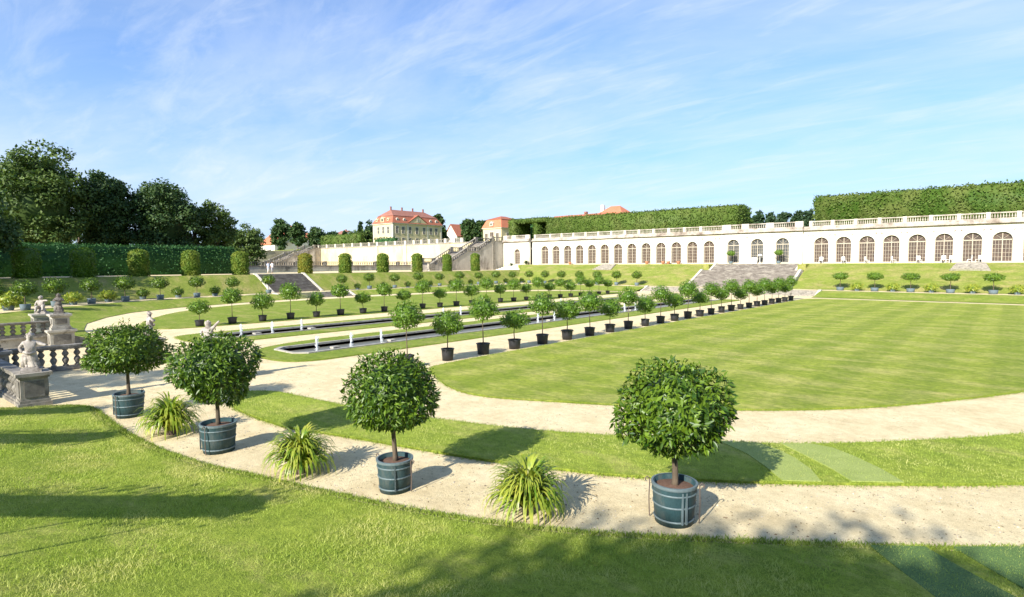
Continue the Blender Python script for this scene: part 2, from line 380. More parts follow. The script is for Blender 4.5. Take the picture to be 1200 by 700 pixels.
# ------------------------------------------------------------------ setting: ground, lawns, terraces
def struct(name, mb, mat, smooth=False): return tag(mb.build(name, mat, None, smooth), kind='structure')
BAS1 = [(-26.15, 13.0), (-25.65, 12.5), (-24.2, 12.5), (-23.7, 13.0), (-23.7, 61), (-26.15, 61)]
BAS2 = [(-34.1, 13.0), (-33.6, 12.6), (-32.6, 12.6), (-32.1, 13.0), (-32.1, 61), (-34.1, 61)]
PARTERRE = [(-29, -6), (-62, -6), (-72, 0), (-74, 8), (-74, 84), (14, 84), (14, 14), (2, 8), (-12, 2.5)]
mb = MB(); mb.prism(PARTERRE, -.35, 0., [BAS1[::-1], BAS2[::-1]]); struct('gravel_path', mb, MT['gravel'])
mb = MB(); mb.box(-1800, 1800, -900, 3000, -1.2, -.6); struct('ground', mb, MT['grass'])
def lawn(name, poly, mat, h=.05, holes=(), sm=2, closed=True):
    p = smooth_line(poly, sm, True) if sm else poly
    return struct(name, MB().prism(p, -.05, h, holes), mat), p
def outline_pts(p, step=.05):
    return resample(list(p)+[p[0]], step)
MAIN = [(-17.02, 14.6), (-16.4, 13.85), (-15.4, 13.3), (-14.2, 12.55), (-12.8, 12.05), (-11.7, 12.1), (-10.56, 12.6), (-8.75, 13.5), (-6.66, 14.58), (-4.83, 15.9), (-3.13, 17.58), (-1.46, 20.0), (.38, 23.25), (2.6, 28), (4.6, 35), (6, 46), (6.4, 60), (5.8, 69.2), (-12, 69.25), (-17.1, 69.3), (-17.15, 64), (-17.05, 40), (-17.0, 24)]
_, MAINP = lawn('main_lawn', MAIN, MT['grass_main'])
STRIP = [(-18.0, 7.85), (-17.9, 7.5), (-16.66, 6.62), (-15.21, 6.5), (-13.43, 6.56), (-12.9, 6.7), (-11.62, 7.1), (-9.95, 7.55), (-8.06, 8.03), (-6.55, 8.63), (-5.48, 9.08), (-4.44, 9.76), (-3.77, 10.15), (-2.25, 11.32), (-.86, 12.47), (.28, 13.5), (2.2, 15.6), (4, 19), (5, 23), (4, 24), (2.2, 20.4), (.32, 17.31), (-1.8, 14.84), (-3.18, 13.43), (-4.49, 12.46), (-7.09, 10.98), (-8.95, 10.1), (-10.77, 9.52), (-12.07, 9.17), (-14.01, 8.68), (-16.1, 8.42), (-17.06, 8.36)]
_, STRIPP = lawn('strip_lawn', STRIP, MT['grass'])
BED1 = [(-25.9, 11.4), (-24.8, 11.05), (-22.8, 11.05), (-21.9, 11.7), (-21.6, 13), (-21.6, 61), (-22.2, 62.2), (-27.5, 62.2), (-28.1, 61), (-28.1, 17), (-27.5, 13)]
BED2 = [(-35.4, 11.3), (-34.4, 11.0), (-32.3, 10.9), (-31, 11.6), (-30.3, 13), (-30.2, 61), (-30.8, 62.2), (-35.2, 62.2), (-35.8, 61), (-35.8, 13)]
def expand(poly, d):
    cx = sum(p[0] for p in poly)/len(poly); cy = sum(p[1] for p in poly)/len(poly)
    return [(x+(d if x > cx else -d), y+(d if y > cy else -d)) for x, y in poly]
_, B1P = lawn('border_lawn', BED1, MT['grass_bank'], .05, [expand(BAS1, .16)[::-1]], 1)
_, B2P = lawn('border_lawn', BED2, MT['grass_bank'], .05, [expand(BAS2, .16)[::-1]], 1)
LAWNB = [(-39.3, 13.6), (-39.25, 30), (-39.3, 62), (-39.5, 69), (-44, 70.3), (-50, 68), (-55.5, 62), (-58.6, 54), (-60.2, 45), (-60.5, 37), (-59.6, 27), (-56.8, 20.5), (-52.75, 16.4), (-47, 13), (-42.5, 11.4), (-40.4, 11.6)]
_, LBP = lawn('inner_lawn', LAWNB, MT['grass_bank'])
# strips swept between two polylines
def sweep(name, A, B, za, zb, mat, n=10, prof=None, resa=1.5, kind='structure', bumpy=0):
    def rs(P, k):
        P = [Vector((p[0], p[1], 0)) for p in P]; L = [0]
        for a, b in zip(P, P[1:]): L.append(L[-1]+(b-a).length)
        out = []
        for i in range(k+1):
            t = L[-1]*i/k; j = max(0, min(len(L)-2, next((q for q in range(len(L)-1) if L[q+1] >= t-1e-9), len(L)-2)))
            s = (t-L[j])/max(L[j+1]-L[j], 1e-9); out.append(P[j].lerp(P[j+1], s))
        return out
    k = max(4, int(max(math.dist(a[:2], b[:2]) for a, b in zip(A, A[1:]))*len(A)/resa)) if resa else len(A)-1
    if resa: A2, B2 = rs(A, k), rs(B, k)
    else: A2, B2 = [Vector((*p[:2], 0)) for p in A], [Vector((*p[:2], 0)) for p in B]
    k = len(A2)-1
    vs = []
    for i in range(k+1):
        for j in range(n+1):
            s = j/n; p = A2[i].lerp(B2[i], s); q = prof(s) if prof else s
            zz = za+(zb-za)*q + bumpy*math.sin(p.x*.7+p.y*.31)*math.sin(p.y*.5)*s*(1-s)
            vs.append((p.x, p.y, zz))
    fs = [(i*(n+1)+j, i*(n+1)+j+1, (i+1)*(n+1)+j+1, (i+1)*(n+1)+j) for i in range(k) for j in range(n)]
    return tag(MB().raw(vs, fs).build(name, mat, None, True), kind=kind)
SM = lambda s: s*s*(3-2*s)
BANK_IN = [(-34.8, 7.7), (-36.5, 8.1), (-39.2, 8.1), (-43.8, 8.75), (-48.2, 9.8), (-52.8, 12), (-56.7, 14.7), (-59.8, 19.4), (-62.5, 28), (-64.2, 36), (-64.2, 44), (-63, 54), (-59.5, 64), (-54, 70), (-46, 71.6), (-40.5, 71.7)]
BANK_OUT = [(-40, .3), (-44, 1.4), (-49, 2.6), (-53, 4.3), (-56.4, 7.0), (-59.6, 10.6), (-62.2, 14.2), (-64.3, 19.6), (-65.4, 28), (-66.2, 36), (-66.4, 44), (-66.4, 54), (-66.2, 66), (-62, 75.4), (-52, 76.4), (-40.5, 76.4)]
sweep('grass_bank', BANK_IN, BANK_OUT, .03, .62, MT['grass_bank'], 6, SM, 1.5)
sweep('grass_bank', [(-17.3, 71.4), (14, 71.4)], [(-17.3, 76.3), (14, 76.3)], .03, .62, MT['grass_bank'], 6, SM, 1.5)
TOE = [(-41, -6), (-47, -4.5), (-53, -1.5), (-58, 3.2), (-62.5, 8.6), (-65.6, 13.2), (-67.2, 18.8), (-68.2, 25), (-69, 33), (-69.2, 50), (-69.2, 79.5)]
TOP = [(-52, -20), (-58, -15), (-64, -9), (-69, -2), (-72, 5), (-73.2, 12), (-73.5, 19), (-73.5, 26), (-73.5, 33), (-73.5, 50), (-73.1, 85)]
mb = MB(); mb.prism([(-40.2, .4), (-44, 1.5), (-49, 2.7), (-53, 4.4), (-56.2, 7.0), (-59.5, 10.6), (-62.1, 14.2), (-64.2, 19.6), (-65.3, 28), (-66.2, 40), (-66.2, 66), (-62, 75.4), (-52, 76.35), (-40, 76.35), (14, 76.35), (14, 80), (-70, 80), (-70, 30), (-66.5, 14), (-58, 2.2), (-47, -5.5), (-38, -7)], .0, .6); struct('upper_path', mb, MT['gravel'])
sweep('grass_slope', TOE[:9]+[(-69, 32.6)][:0], TOP[:9], .62, 2.84, MT['grass_slope'], 12, lambda s: SM(s)*.35+s*.65, 1.5, bumpy=.25)
sweep('grass_slope', [(-69, 39.7), (-69.2, 79.5)], [(-73.5, 39.7), (-73.1, 85)], .62, 2.84, MT['grass_slope'], 12, lambda s: SM(s)*.3+s*.7, 1.5, bumpy=.25)
def slope_prof(s): return s/.72*.75 if s < .72 else .75+(s-.72)/.28*.25
SX0, SX1 = -36.2, -21.6
for (a0, a1, b0, b1) in ((-69.2, SX0, -75.2, SX0), (SX1, 14, SX1, 14)):
    sweep('grass_slope', [(a0, 79.5), (a1, 79.5)], [(b0, 88), (b1, 88)], .62, 3.84, MT['grass_slope'], 14, slope_prof, 1.5, bumpy=.3)
mb = MB(); mb.prism([(-73.5, 33), (-73.5, 85), (-78, 87), (-78, 93.4), (-170, 93.4), (-400, 93.4), (-400, -60), (-70, -60), (-52, -20), (-58, -15), (-64, -9), (-69, -2), (-72, 5), (-73.2, 12), (-73.5, 19)], 2.0, 2.82); struct('left_terrace_ground', mb, MT['grass_bank'])
mb = MB(); mb.prism([(-76.2, -20), (-76.2, 86), (-83.6, 90), (-102.5, 90), (-102.5, -20)], 2.81, 2.835); struct('terrace_path', mb, MT['gravel'])
mb = MB(); mb.prism([(-75.2, 88), (60, 88), (60, 97), (-77.8, 97), (-77.8, 90)], 2.0, 3.88); struct('orangery_terrace_ground', mb, MT['grass_bank'])
mb = MB(); mb.prism([(-78, 90.6), (60, 90.6), (60, 92.8), (-78, 92.8)], 3.87, 3.90); struct('orangery_path', mb, MT['gravel'])
sweep('grass_slope', [(-73.1, 85), (-76, 88.2), (-78.4, 91)], [(-75.2, 88), (-76.2, 90.2), (-77.8, 93)], 2.83, 3.89, MT['grass_slope'], 4, None, .5)
mb = MB(); mb.prism([(-400, 93.5), (-98, 93.5), (-84, 93.5), (-84, 96.9), (60, 96.9), (200, 97), (900, 97), (1500, 2500), (-1500, 2500), (-700, 93.5)], 3., 9.2); struct('upper_terrace_ground', mb, MT['grass_bank'])
# foreground bank lawn
E2 = resample(EDGES, .35); ts = np.concatenate([np.linspace(0, 3, 22), np.linspace(3.3, 9, 24), np.linspace(10, 34, 8)])
vs = [(e[0]+SD[0]*t, e[1]+SD[1]*t, float(hbank(np.array(t)))+.02*math.sin(e[0]*2.1+t)*math.sin(t*1.7+e[1])*min(1, t)) for e in E2 for t in ts]
for i in range(0, len(vs), len(ts)): vs[i] = (vs[i][0], vs[i][1], -.04)
n = len(ts); fs = [(i*n+j, (i+1)*n+j, (i+1)*n+j+1, i*n+j+1) for i in range(len(E2)-1) for j in range(n-1)]
tag(MB().raw(vs, fs).build('foreground_lawn', MT['grass'], None, True), kind='structure')

# grass blades: stuff
def in_poly(x, y, poly):
    poly = np.array(poly); res = np.zeros(len(x), bool); j = len(poly)-1
    for i in range(len(poly)):
        xi, yi = poly[i]; xj, yj = poly[j]
        c = ((yi > y) != (yj > y)) & (x < (xj-xi)*(y-yi)/(yj-yi+1e-12)+xi); res ^= c; j = i
    return res
def blades(name, X, Y, Z, h, w, rng):
    n = len(X); a = rng.uniform(0, 2*np.pi, n); s = np.stack([np.cos(a), np.sin(a), np.zeros(n)], 1)
    lean = rng.normal(size=(n, 3))*[.55, .55, 0]; P = np.stack([X, Y, Z], 1); hh = (h*rng.uniform(.5, 1.25, n))[:, None]; ww = (w*rng.uniform(.7, 1.3, n))[:, None]
    tip = P+np.array([0, 0, 1])*hh+lean*hh
    V = np.stack([P-s*ww, P+s*ww, tip], 1).reshape(-1, 3); T = np.arange(3*n).reshape(-1, 3)
    o = link(name, np_mesh(name, V, T), MT['blade']); return tag(o, kind='stuff')
N = 640000; X = RNG.uniform(-24, 3.5, N); Y = RNG.uniform(-3, 12.5, N); off = bank_off(X, Y)
depth = X*FH.x+Y*FH.y; keep = (off > .02) & (depth > 5.5) & (RNG.random(N) < np.clip(11/np.maximum(depth, 1), .25, 1))
X, Y, off = X[keep], Y[keep], off[keep]; cl = .55+.45*np.sin(X*3.1+np.sin(Y*2.7)*2)*np.sin(Y*3.7+X)
blades('grass', X, Y, hbank(off)-.01, .040+.018*cl, .0042, RNG)
tag(COL.objects['grass'], 'short tufty grass covering the near lawn in the foreground', 'grass')
N = 90000; X = RNG.uniform(-18, 3, N); Y = RNG.uniform(6, 18, N); k = in_poly(X, Y, STRIPP)
o = blades('grass', X[k], Y[k], np.full(k.sum(), .04), .05, .006, RNG); tag(o, 'short grass of the narrow lawn strip between the gravel paths', 'grass')
def fringe(poly, dens, label, z=.02, inx=.0, h=.05, closed=True, spread=.07, lim=45):
    pts = np.array(resample(list(poly)+([poly[0]] if closed else []), .04)); d = np.hypot(pts[:, 0], pts[:, 1]); pts = pts[d < lim]
    n = int(len(pts)*dens); i = RNG.integers(0, len(pts), n); p = pts[i]+RNG.normal(size=(n, 2))*spread
    o = blades('grass_fringe', p[:, 0], p[:, 1], np.full(n, z), h, .008, RNG); o.data.materials[0] = MT['fringe']; tag(o, label, 'grass')
fringe(MAINP, 14, 'ragged grass edge of the large mown lawn')
fringe(STRIPP, 14, 'ragged grass edge of the lawn strip')
fringe(B1P, 9, 'ragged grass edge of the border round the near basin'); fringe(B2P, 7, 'ragged grass edge of the border round the far basin')
fringe(LBP, 6, 'ragged grass edge of the inner lawn by the second row of pots', lim=60)
fringe(EDGES, 30, 'ragged grass edge of the foreground lawn', .01, closed=False, spread=.05)
# fallen leaves on the near gravel
n = 2600; X = RNG.uniform(-18, 2, n); Y = RNG.uniform(5, 14, n)
k = (bank_off(X, Y) < 0) & ~in_poly(X, Y, STRIPP) & (np.hypot(X, Y) > 8) & (Y < X*.75+16.5); X, Y = X[k], Y[k]; n = len(X)
A = np.stack([RNG.normal(size=n), RNG.normal(size=n), RNG.normal(size=n)*.15], 1); Nn = np.tile([0, 0, 1.], (n, 1))+RNG.normal(size=(n, 3))*.25
V, T = leaf_arrays(np.stack([X, Y, np.full(n, .008)], 1), A, Nn, RNG.uniform(.018, .06, n), RNG.uniform(.012, .03, n))
tag(link('fallen_leaves', np_mesh('fallen_leaves', V, T), MT['deadleaf']), 'small dry leaves scattered over the near gravel path', 'leaves', kind='stuff')

n = 9000; X = RNG.uniform(-20, 2, n); Y = RNG.uniform(3, 15, n)
k = (bank_off(X, Y) < 0) & ~in_poly(X, Y, STRIPP) & ~in_poly(X, Y, MAINP) & (np.hypot(X, Y) > 7) & (np.sin(X*2.3+np.sin(Y*1.7))*np.sin(Y*2.9-X) > -.25); X, Y = X[k], Y[k]; n = len(X)
r_ = RNG.uniform(.006, .02, n)[:, None]; base = np.stack([X, Y, np.full(n, .002)], 1); D4 = np.array([[1, 0, 0], [0, 1, 0], [-1, 0, 0], [0, -1, 0], [0, 0, .8]])
V = (base[:, None, :]+(D4[None]+RNG.normal(size=(n, 5, 3))*.18)*r_[:, None, :]).reshape(-1, 3); b_ = np.arange(n)[:, None]*5
T = np.concatenate([b_+np.array([[i, (i+1) % 4, 4]]) for i in range(4)]); tag(link('pebbles', np_mesh('pebbles', V, T), MT['pebble']), 'loose small stones lying on the near gravel', 'gravel', kind='stuff')
# turf mats
def mat_strip(name, label, poly, mat, zf, group=None):
    p = resample(poly+[poly[0]], .25)[:-1]
    o = MB().prism(p, lambda x, y: zf(x, y)-.015, lambda x, y: zf(x, y)+.012).build(name, mat); tag(o, label, 'turf mat', group); return o
mat_strip('turf_mat', 'pale green turf strip partly under the shadow of the nearest tub tree', [(-4.75, 12.3), (-4.04, 12.72), (-3.55, 12.5), (-3.17, 12.2), (-2.75, 11.7), (-2.46, 11.18), (-3.0, 10.78), (-3.45, 11.3), (-4.0, 11.85)], MT['turf'], lambda x, y: .058)
mat_strip('turf_mat', 'pale green turf strip curving across the narrow lawn, right one of the pair', [(-3.67, 13.0), (-3.15, 13.4), (-2.75, 13.4), (-2.3, 13.1), (-1.75, 12.6), (-1.33, 12.1), (-2.05, 11.55), (-2.45, 12.0), (-2.92, 12.4)], MT['turf'], lambda x, y: .058)
def grid_mat(name, label, q, mat, n=14):
    (a, b, c, d) = [Vector((*p, 0)) for p in q]; vs = []
    for i in range(n+1):
        for j in range(n+1):
            p = a.lerp(b, i/n).lerp(d.lerp(c, i/n), j/n); vs.append((p.x, p.y, fg_z(p.x, p.y)+.02))
    vs2 = [(x, y, z-.05) for x, y, z in vs]; m = (n+1)**2
    fs = [(i*(n+1)+j, (i+1)*(n+1)+j, (i+1)*(n+1)+j+1, i*(n+1)+j+1) for i in range(n) for j in range(n)]
    rim = [i*(n+1) for i in range(n+1)]+[n*(n+1)+j for j in range(1, n+1)]+[i*(n+1)+n for i in range(n-1, -1, -1)]+[j for j in range(n-1, 0, -1)]
    fs += [(rim[k], rim[(k+1) % len(rim)], rim[(k+1) % len(rim)]+m, rim[k]+m) for k in range(len(rim))]
    return tag(MB().raw(vs+vs2, fs).build(name, mat), label, 'turf mat')
grid_mat('turf_mat', 'shade-darkened green turf mat on the shaded lawn, wider of the two by the path', [(-1.36, 9.05), (-.78, 9.5), (.62, 8.2), (.1, 7.2)], MT['turf_shaded'])
grid_mat('turf_mat', 'shade-darkened green turf mat in the bottom right corner beside the gravel', [(-.48, 9.75), (.95, 11.0), (1.6, 9.9), (.25, 8.95)], MT['turf_shaded'])

# ------------------------------------------------------------------ basins and fountains
def basin(label, P, water_label):
    t = thing('water_basin', label, 'basin', (P[0][0], P[0][1], 0)); ox, oy = P[0]
    L = lambda q: [(x-ox, y-oy) for x, y in q]
    MB().prism(L(expand(P, .16)), -.02, .10, [L(P)[::-1]]).build('rim', MT['stone_pale'], t)
    MB().prism(L(expand(P, .02)), -.6, -.012, [L(P)[::-1]]).build('lining', MT['stone_pale'], t)
    MB().prism(L(P), -.62, -.14).build('water', MT['water'], t); return t
b1 = basin('long narrow stone basin in the border nearest the front row of potted trees', BAS1, '')
b2 = basin('long narrow stone basin in the border farther left beside the second row', BAS2, '')
def fountain(x, y, h, label, group):
    t = thing('fountain_jet', label, 'fountain', (x, y, -.14), 0, group)
    MB().lathe([(.10, 0), (.12, .05), (.05, .09), (.03, .12)], n=8).build('nozzle', MT['stone_pale'], t)
    rng = random.Random(int(y*10)); m = MB(); m.lathe([(.025, .1), (.035, h*.3), (.045, h*.6), (.055, h*.8), (.04, h*.92), (.01, h)], n=8)
    for k in range(60):
        a = rng.uniform(0, 6.28); r = rng.uniform(.02, .10)*(1.2-rng.random()*.5); z = rng.uniform(.15, h*.95); s = rng.uniform(.012, .022)
        m.lathe([(.004, -s*2), (s, 0), (.004, s*1.4)], (r*math.cos(a), r*math.sin(a), z), 5)
    m.build('spray', MT['jet'], t, True)
def weir(x0, x1, y, label, g): 
    t = thing('stone_block', label, 'block', ((x0+x1)/2, y, -.3), 0, g); w = .17
    t.location = (x1-.45, y, -.3); MB().box(-w, w, -.14, .14, 0, .36).box(-w-.04, w+.04, -.18, .18, .362, .44).build('block', MT['stone_pale'], t)
for i, y in enumerate([13.4, 15.23, 17.0, 29.85, 31.7, 33.5, 41.4, 43.2, 50]):
    fountain(-24.25, y+.25, .85, f'{ORD[i]} white water jet from the near end of the near basin', 'jets in the near basin')
for i, y in enumerate([13.6, 15.4, 17.25, 28.85, 30.7, 32.5, 42, 44]):
    fountain(-32.75, y+.2, .85, f'{ORD[i]} white water jet from the near end of the far basin', 'jets in the far basin')
for i, y in enumerate([14.5, 17.8, 31.2, 42.3]): weir(-27.1, -23.7, y, f'{ORD[i]} small pale stone block from the near end of the near basin', 'stone blocks in the near basin')
for i, y in enumerate([14.6, 18.0, 30.0, 43]): weir(-34.9, -32.1, y, f'{ORD[i]} small pale stone block from the near end of the far basin', 'stone blocks in the far basin')

# ------------------------------------------------------------------ potted trees
def tub(root, r, h, mat, kind):
    prof = [(r*.86, 0), (r*.9, h*.1), (r, h), (r, h+.001), (r*.93, h), (r*.91, h*.88)]
    p = MB().lathe([(r*.86, 0), (r*.93, h*.5), (r, h*.93), (r*1.0, h), (r*.92, h), (r*.90, h*.86)], n=28).build('pot', mat, root, False)
    p.data.polygons.foreach_set('use_smooth', [len(q.vertices) < 5 for q in p.data.polygons])
    MB().lathe([(r*.905, h*.80), (r*.905, h*.875), (r*.6, h*.9), (.02, h*.93)], n=20).build('soil', MT['soil'], p)
    if kind == 'tub':
        for z in (.14, .5, .80): MB().lathe([(r*(.862+.14*z)+.010, h*z-.013), (r*(.862+.14*z)+.014, h*z), (r*(.862+.14*z)+.010, h*z+.013), (r*(.862+.14*z)-.01, h*z+.013), (r*(.862+.14*z)-.01, h*z-.013)], n=28, cap=False).build('hoop', MT['hoop'], p)
        MB().lathe([(r+.008, h*.93), (r+.013, h*.96), (r+.013, h+.006), (r-.02, h+.008)], n=28, cap=False).build('rim_band', MT['hoop'], p)
        for s in (-1, 1):
            x = s*(r+.045)
            MB().tube([(x+s*.05, 0, h*.93), (x+s*.06, 0, h*1.0), (x+s*.02, 0, h*1.04), (x-s*.01, 0, h*.98), (x, 0, h*.5), (x-s*.01, 0, .02)], .010, 6).build('lifting_hook', MT['iron'], p)
        for a in (1.05, 1.35): MB().box(-.012, .012, -.02, .012, h*.12, h*.9).build('stave_bar', MT['hoop'], p).location = (0, 0, 0)
        for ch in kids(p):
            if ch.name.startswith('stave_bar'):
                a = -1.1 if ch.name == 'stave_bar' else -.9; ch.location = ((r*.955)*math.cos(a), (r*.955)*math.sin(a), 0); ch.rotation_euler = (0, 0, a+math.pi/2)
    elif kind == 'plastic':
        MB().lathe([(r+.003, h*.92), (r+.022, h*.93), (r+.022, h+.004), (r-.01, h+.006)], n=24, cap=False).build('rim', mat, p)
        for s in (0, 1):
            a = s*math.pi; MB().tube([(math.cos(a)*(r+.01), -.07, h*.9), (math.cos(a)*(r+.05), 0, h*.88), (math.cos(a)*(r+.01), .07, h*.9)], .012, 5).build('handle', mat, p)
    return p
def trunk(root, z0, z1, r, lean=0, cr=.5, seed=0):
    rng = random.Random(seed); m = MB()
    pts = [(lean*t*.5+math.sin(t*5+seed)*.012, math.sin(t*4+seed)*.012, z0+(z1-z0)*t) for t in (0, .1, .3, .5, .7, .85, 1)]
    m.tube(pts, [r*1.5, r*1.12, r, r*.92, r*.85, r*.9, r*.7], 9)
    for k in range(7):
        a = k*.9+seed; m.tube([pts[5], (pts[5][0]+math.cos(a)*cr*.3, math.sin(a)*cr*.3, z1+cr*.15), (pts[5][0]+math.cos(a)*cr*.7, math.sin(a)*cr*.7, z1+cr*(.2+rng.random()*.5))], [r*.6, r*.4, r*.15], 6)
    return m.build('trunk', MT['bark'], root, True)
def potted(label, loc, r, h, crown, cz, tr, potmat, kind, name='potted_tree', group=None, mat=None, seed=0, rot=0, lean=0, ztrunk=None, cr=.5):
    t = thing(name, label, 'potted tree', loc, rot, group)
    tub(t, r, h, potmat, kind); trunk(t, h*.88, ztrunk or cz-.12, tr, lean, cr, seed)
    c = link('crown', crown, mat or MT['leaf'], t) if not len(crown.materials) else None
    if c is None:
        c = bpy.data.objects.new('crown', crown); COL.objects.link(c); c.parent = t
    return t
# nearest four: N4 dark ball, N3, N2, N1
potted('blue-green hooped tub with a glossy round-crowned laurel, largest and nearest in the photo', (-3.83, 8.12, 0), .34, .62, crown_mesh('crown', .86, .76, 1.69, 5600, .122, .37, 11, .66, .15, .75), 1.62, .045, MT['tub'], 'tub', seed=1, rot=math.radians(20), cr=.8, group='tub trees along the near gravel path')
potted('blue-green tub tree with a dense round crown, second from the right along the near path', (-8.14, 6.03, 0), .315, .57, crown_mesh('crown', .77, .72, 1.72, 5200, .116, .33, 12, .84, .09, .75), 1.6, .042, MT['tub'], 'tub', seed=2, rot=math.radians(15), cr=.6, group='tub trees along the near gravel path')
potted('blue-green tub tree with a wide loose crown, second from the left along the near path', (-12.78, 4.83, 0), .36, .62, crown_mesh('crown', .83, .78, 1.75, 5400, .124, .35, 13, .82, .13, .7), 1.65, .042, MT['tub'], 'tub', seed=3, rot=math.radians(-60), cr=.8, group='tub trees along the near gravel path')
potted('blue-green tub tree with a flat-bottomed dark crown, leftmost along the near path by the statues', (-17.6, 4.42, 0), .36, .62, crown_mesh('crown', .89, .80, 1.73, 5600, .120, .37, 14, .64, .13, .6), 1.6, .042, MT['tub'], 'tub', seed=4, rot=math.radians(-60), cr=.8, group='tub trees along the near gravel path')
# front row and second row: alternating tall and low stems
ca_t = crown_mesh('crown', .62, .54, 1.98, 1500, .125, .40, 21, .78, .11, .5); ca_l = crown_mesh('crown', .66, .50, 1.46, 1500, .125, .40, 22, .74, .13, .5)
cb_t = crown_mesh('crown', .60, .52, 1.90, 900, .16, .45, 23, .78, .15, .5); cb_l = crown_mesh('crown', .62, .46, 1.36, 900, .16, .45, 24, .78, .17, .5)
for m_ in (ca_t, ca_l): m_.materials.append(MT['leaf2'])
for m_ in (cb_t, cb_l): m_.materials.append(MT['leaf2'])
def row(n, x, y0, dy, tall, low, name, lab, group, tall_first=True, ordname='', sd=0):
    protos = {}; alts = [(crown_mesh('crown', .60+.05*q, .50+.05*q, (1.95 if k else 1.44)+.02*q, 1300 if sd == 1 else 800, .125 if sd == 1 else .16, .42, 300+q+10*k+100*sd, .72+.08*q, .17-.03*q, .5)) for k in (1, 0) for q in (0, 1, 2)]
    for a in alts: a.materials.append(MT['leaf2'] if sd == 1 else MT['leaf2'])
    rng = random.Random(sd)
    for i in range(n):
        tl = (i % 2 == 0) == tall_first; k = 't' if tl else 'l'
        lb = f'{"tall" if tl else "low"}-stemmed round tree in black pot, {ORD[i]} from the near end of {lab}'
        if k not in protos:
            o = potted(lb, (x, y0+dy*i, 0), .28, .48, tall if tl else low, 1.9 if tl else 1.4, .022, MT['black'], 'plastic', name=name, group=group, seed=i+5)
            protos[k] = o
        else:
            o = copy_tree(protos[k]); o.location = (x, y0+dy*i, 0); o['label'] = lb
        j = rng.randrange(4)
        if i > 1 and j < 3:
            for ch in o.children:
                if ch.name.startswith('crown'): ch.data = alts[j if tl else 3+j]
        s = rng.uniform(.93, 1.07); o.scale = (rng.uniform(.92, 1.08), rng.uniform(.92, 1.08), s); o.rotation_euler = (rng.gauss(0, .012), rng.gauss(0, .012), rng.uniform(0, 6.28))
row(25, -17.62, 13.72, 2.125, ca_t, ca_l, 'potted_tree', 'the front pot row', 'black pots along the big lawn', True, sd=1)
row(25, -39.85, 14.15, 2.08, cb_t, cb_l, 'potted_tree', 'the second pot row', 'black pots along the inner lawn', False, sd=2)
# outer ring: row C and row D in grey-blue tubs, low bushes between
cc = crown_mesh('crown', .78, .66, 1.72, 900, .17, .5, 31, .75, .10, .4); cc.materials.append(MT['leaf'])
cd = crown_mesh('crown', .86, .48, 1.72, 900, .17, .5, 32, .6, .14, .4); cd.materials.append(MT['leaf2'])
CP = [(at(x, y, .6)) for x, y in [(0, 366.5), (30, 364), (66, 360), (107.5, 356), (147, 353.5), (188, 351), (231, 348.5), (273, 346.8)]]
CP = [(-55.2, 5.6)]+[(x, y) for x, y in CP[1:]]+[(-67.8, 32.0)]+[(-68, 42.2+4.36*i) for i in range(9)]
DP = [-65.1, -61.5, -57.9, -54.2, -50.7, -47.1, -43.5]; DR = [-15.8, -12.2, -8.7, -5.1, -1.5, 2.1]
pc = pd_ = None
for i, (x, y) in enumerate(CP):
    lb = f'broad-crowned tub tree at the foot of the left slope, {ORD[i]} from the left edge'
    if pc is None: pc = potted(lb, (x, y, .6), .36, .5, cc, 1.6, .035, MT['tubgrey'], 'plain', name='tub_tree', group='tub trees at the foot of the left slope', seed=40); o = pc
    else: o = copy_tree(pc); o['label'] = lb; o.location = (x, y, .6)
    o.rotation_euler = (0, 0, i*1.7); s = 1+.05*math.sin(i*3.3); s *= 1.0 if i < 6 else .92; o.scale = (s, s, s)
for i, x in enumerate(DP):
    o = copy_tree(pc); o.location = (x, 78.3, .6); o['label'] = f'broad-crowned tub tree below the orangery slope, {ORD[i]} from the left corner'; o['group'] = 'tub trees below the orangery slope'; o.rotation_euler = (0, 0, i*1.3); o.scale = (.92, .92, .95)
for i, x in enumerate(DR):
    lb = f'flat-crowned tub tree casting a shadow on the right slope, {ORD[i]} from the wide steps'
    if pd_ is None: pd_ = potted(lb, (x, 78.5, .6), .42, .42, cd, 1.6, .035, MT['tubgrey'], 'plain', name='tub_tree', group='tub trees at the foot of the right slope', seed=41); o = pd_
    else: o = copy_tree(pd_); o['label'] = lb; o.location = (x, 78.5, .6)
    o.rotation_euler = (0, 0, i*1.9)
# tub trees on the terrace by the stair head
for x, lb in ((-33.9, 'small tub tree before the leftmost centre window at the stair head'), (-26.7, 'small tub tree before the rightmost centre window at the stair head')):
    o = copy_tree(pd_); o.location = (x, 91.2, 3.9); o['label'] = lb; o['group'] = 'tub trees at the stair head'; o.scale = (.75, .75, .95)

# strap-leaved plants
def strap_mesh(name, n, L, w, seed, spread=1.):
    rng = np.random.default_rng(seed); V = []; T = []; S = 7
    for i in range(n):
        a = rng.uniform(0, 2*np.pi); el = rng.uniform(.45, 1.55); l = L*rng.uniform(.7, 1.15); r0 = rng.uniform(0, .15)
        d = np.array([math.cos(a), math.sin(a)]); s = np.array([-d[1], d[0], 0]); curl = rng.uniform(2.5, 3.7)*spread
        x, z, ang = r0, .1, el+.15; b = len(V)
        for j in range(S+1):
            u = j/S; ww = w*(1-.15*u)*(1-u**3*.9)*rng.uniform(.92, 1.05)
            p = np.array([d[0]*x, d[1]*x, z]); V += [p-s*ww, p+s*ww]
            x += math.cos(ang)*l/S; z += math.sin(ang)*l/S; ang -= curl/S*(.25+1.5*u)
            if z < .01: z = .01
        for j in range(S): q = b+2*j; T += [(q, q+1, q+3), (q, q+3, q+2)]
    return np_mesh(name, np.array(V), np.array(T))
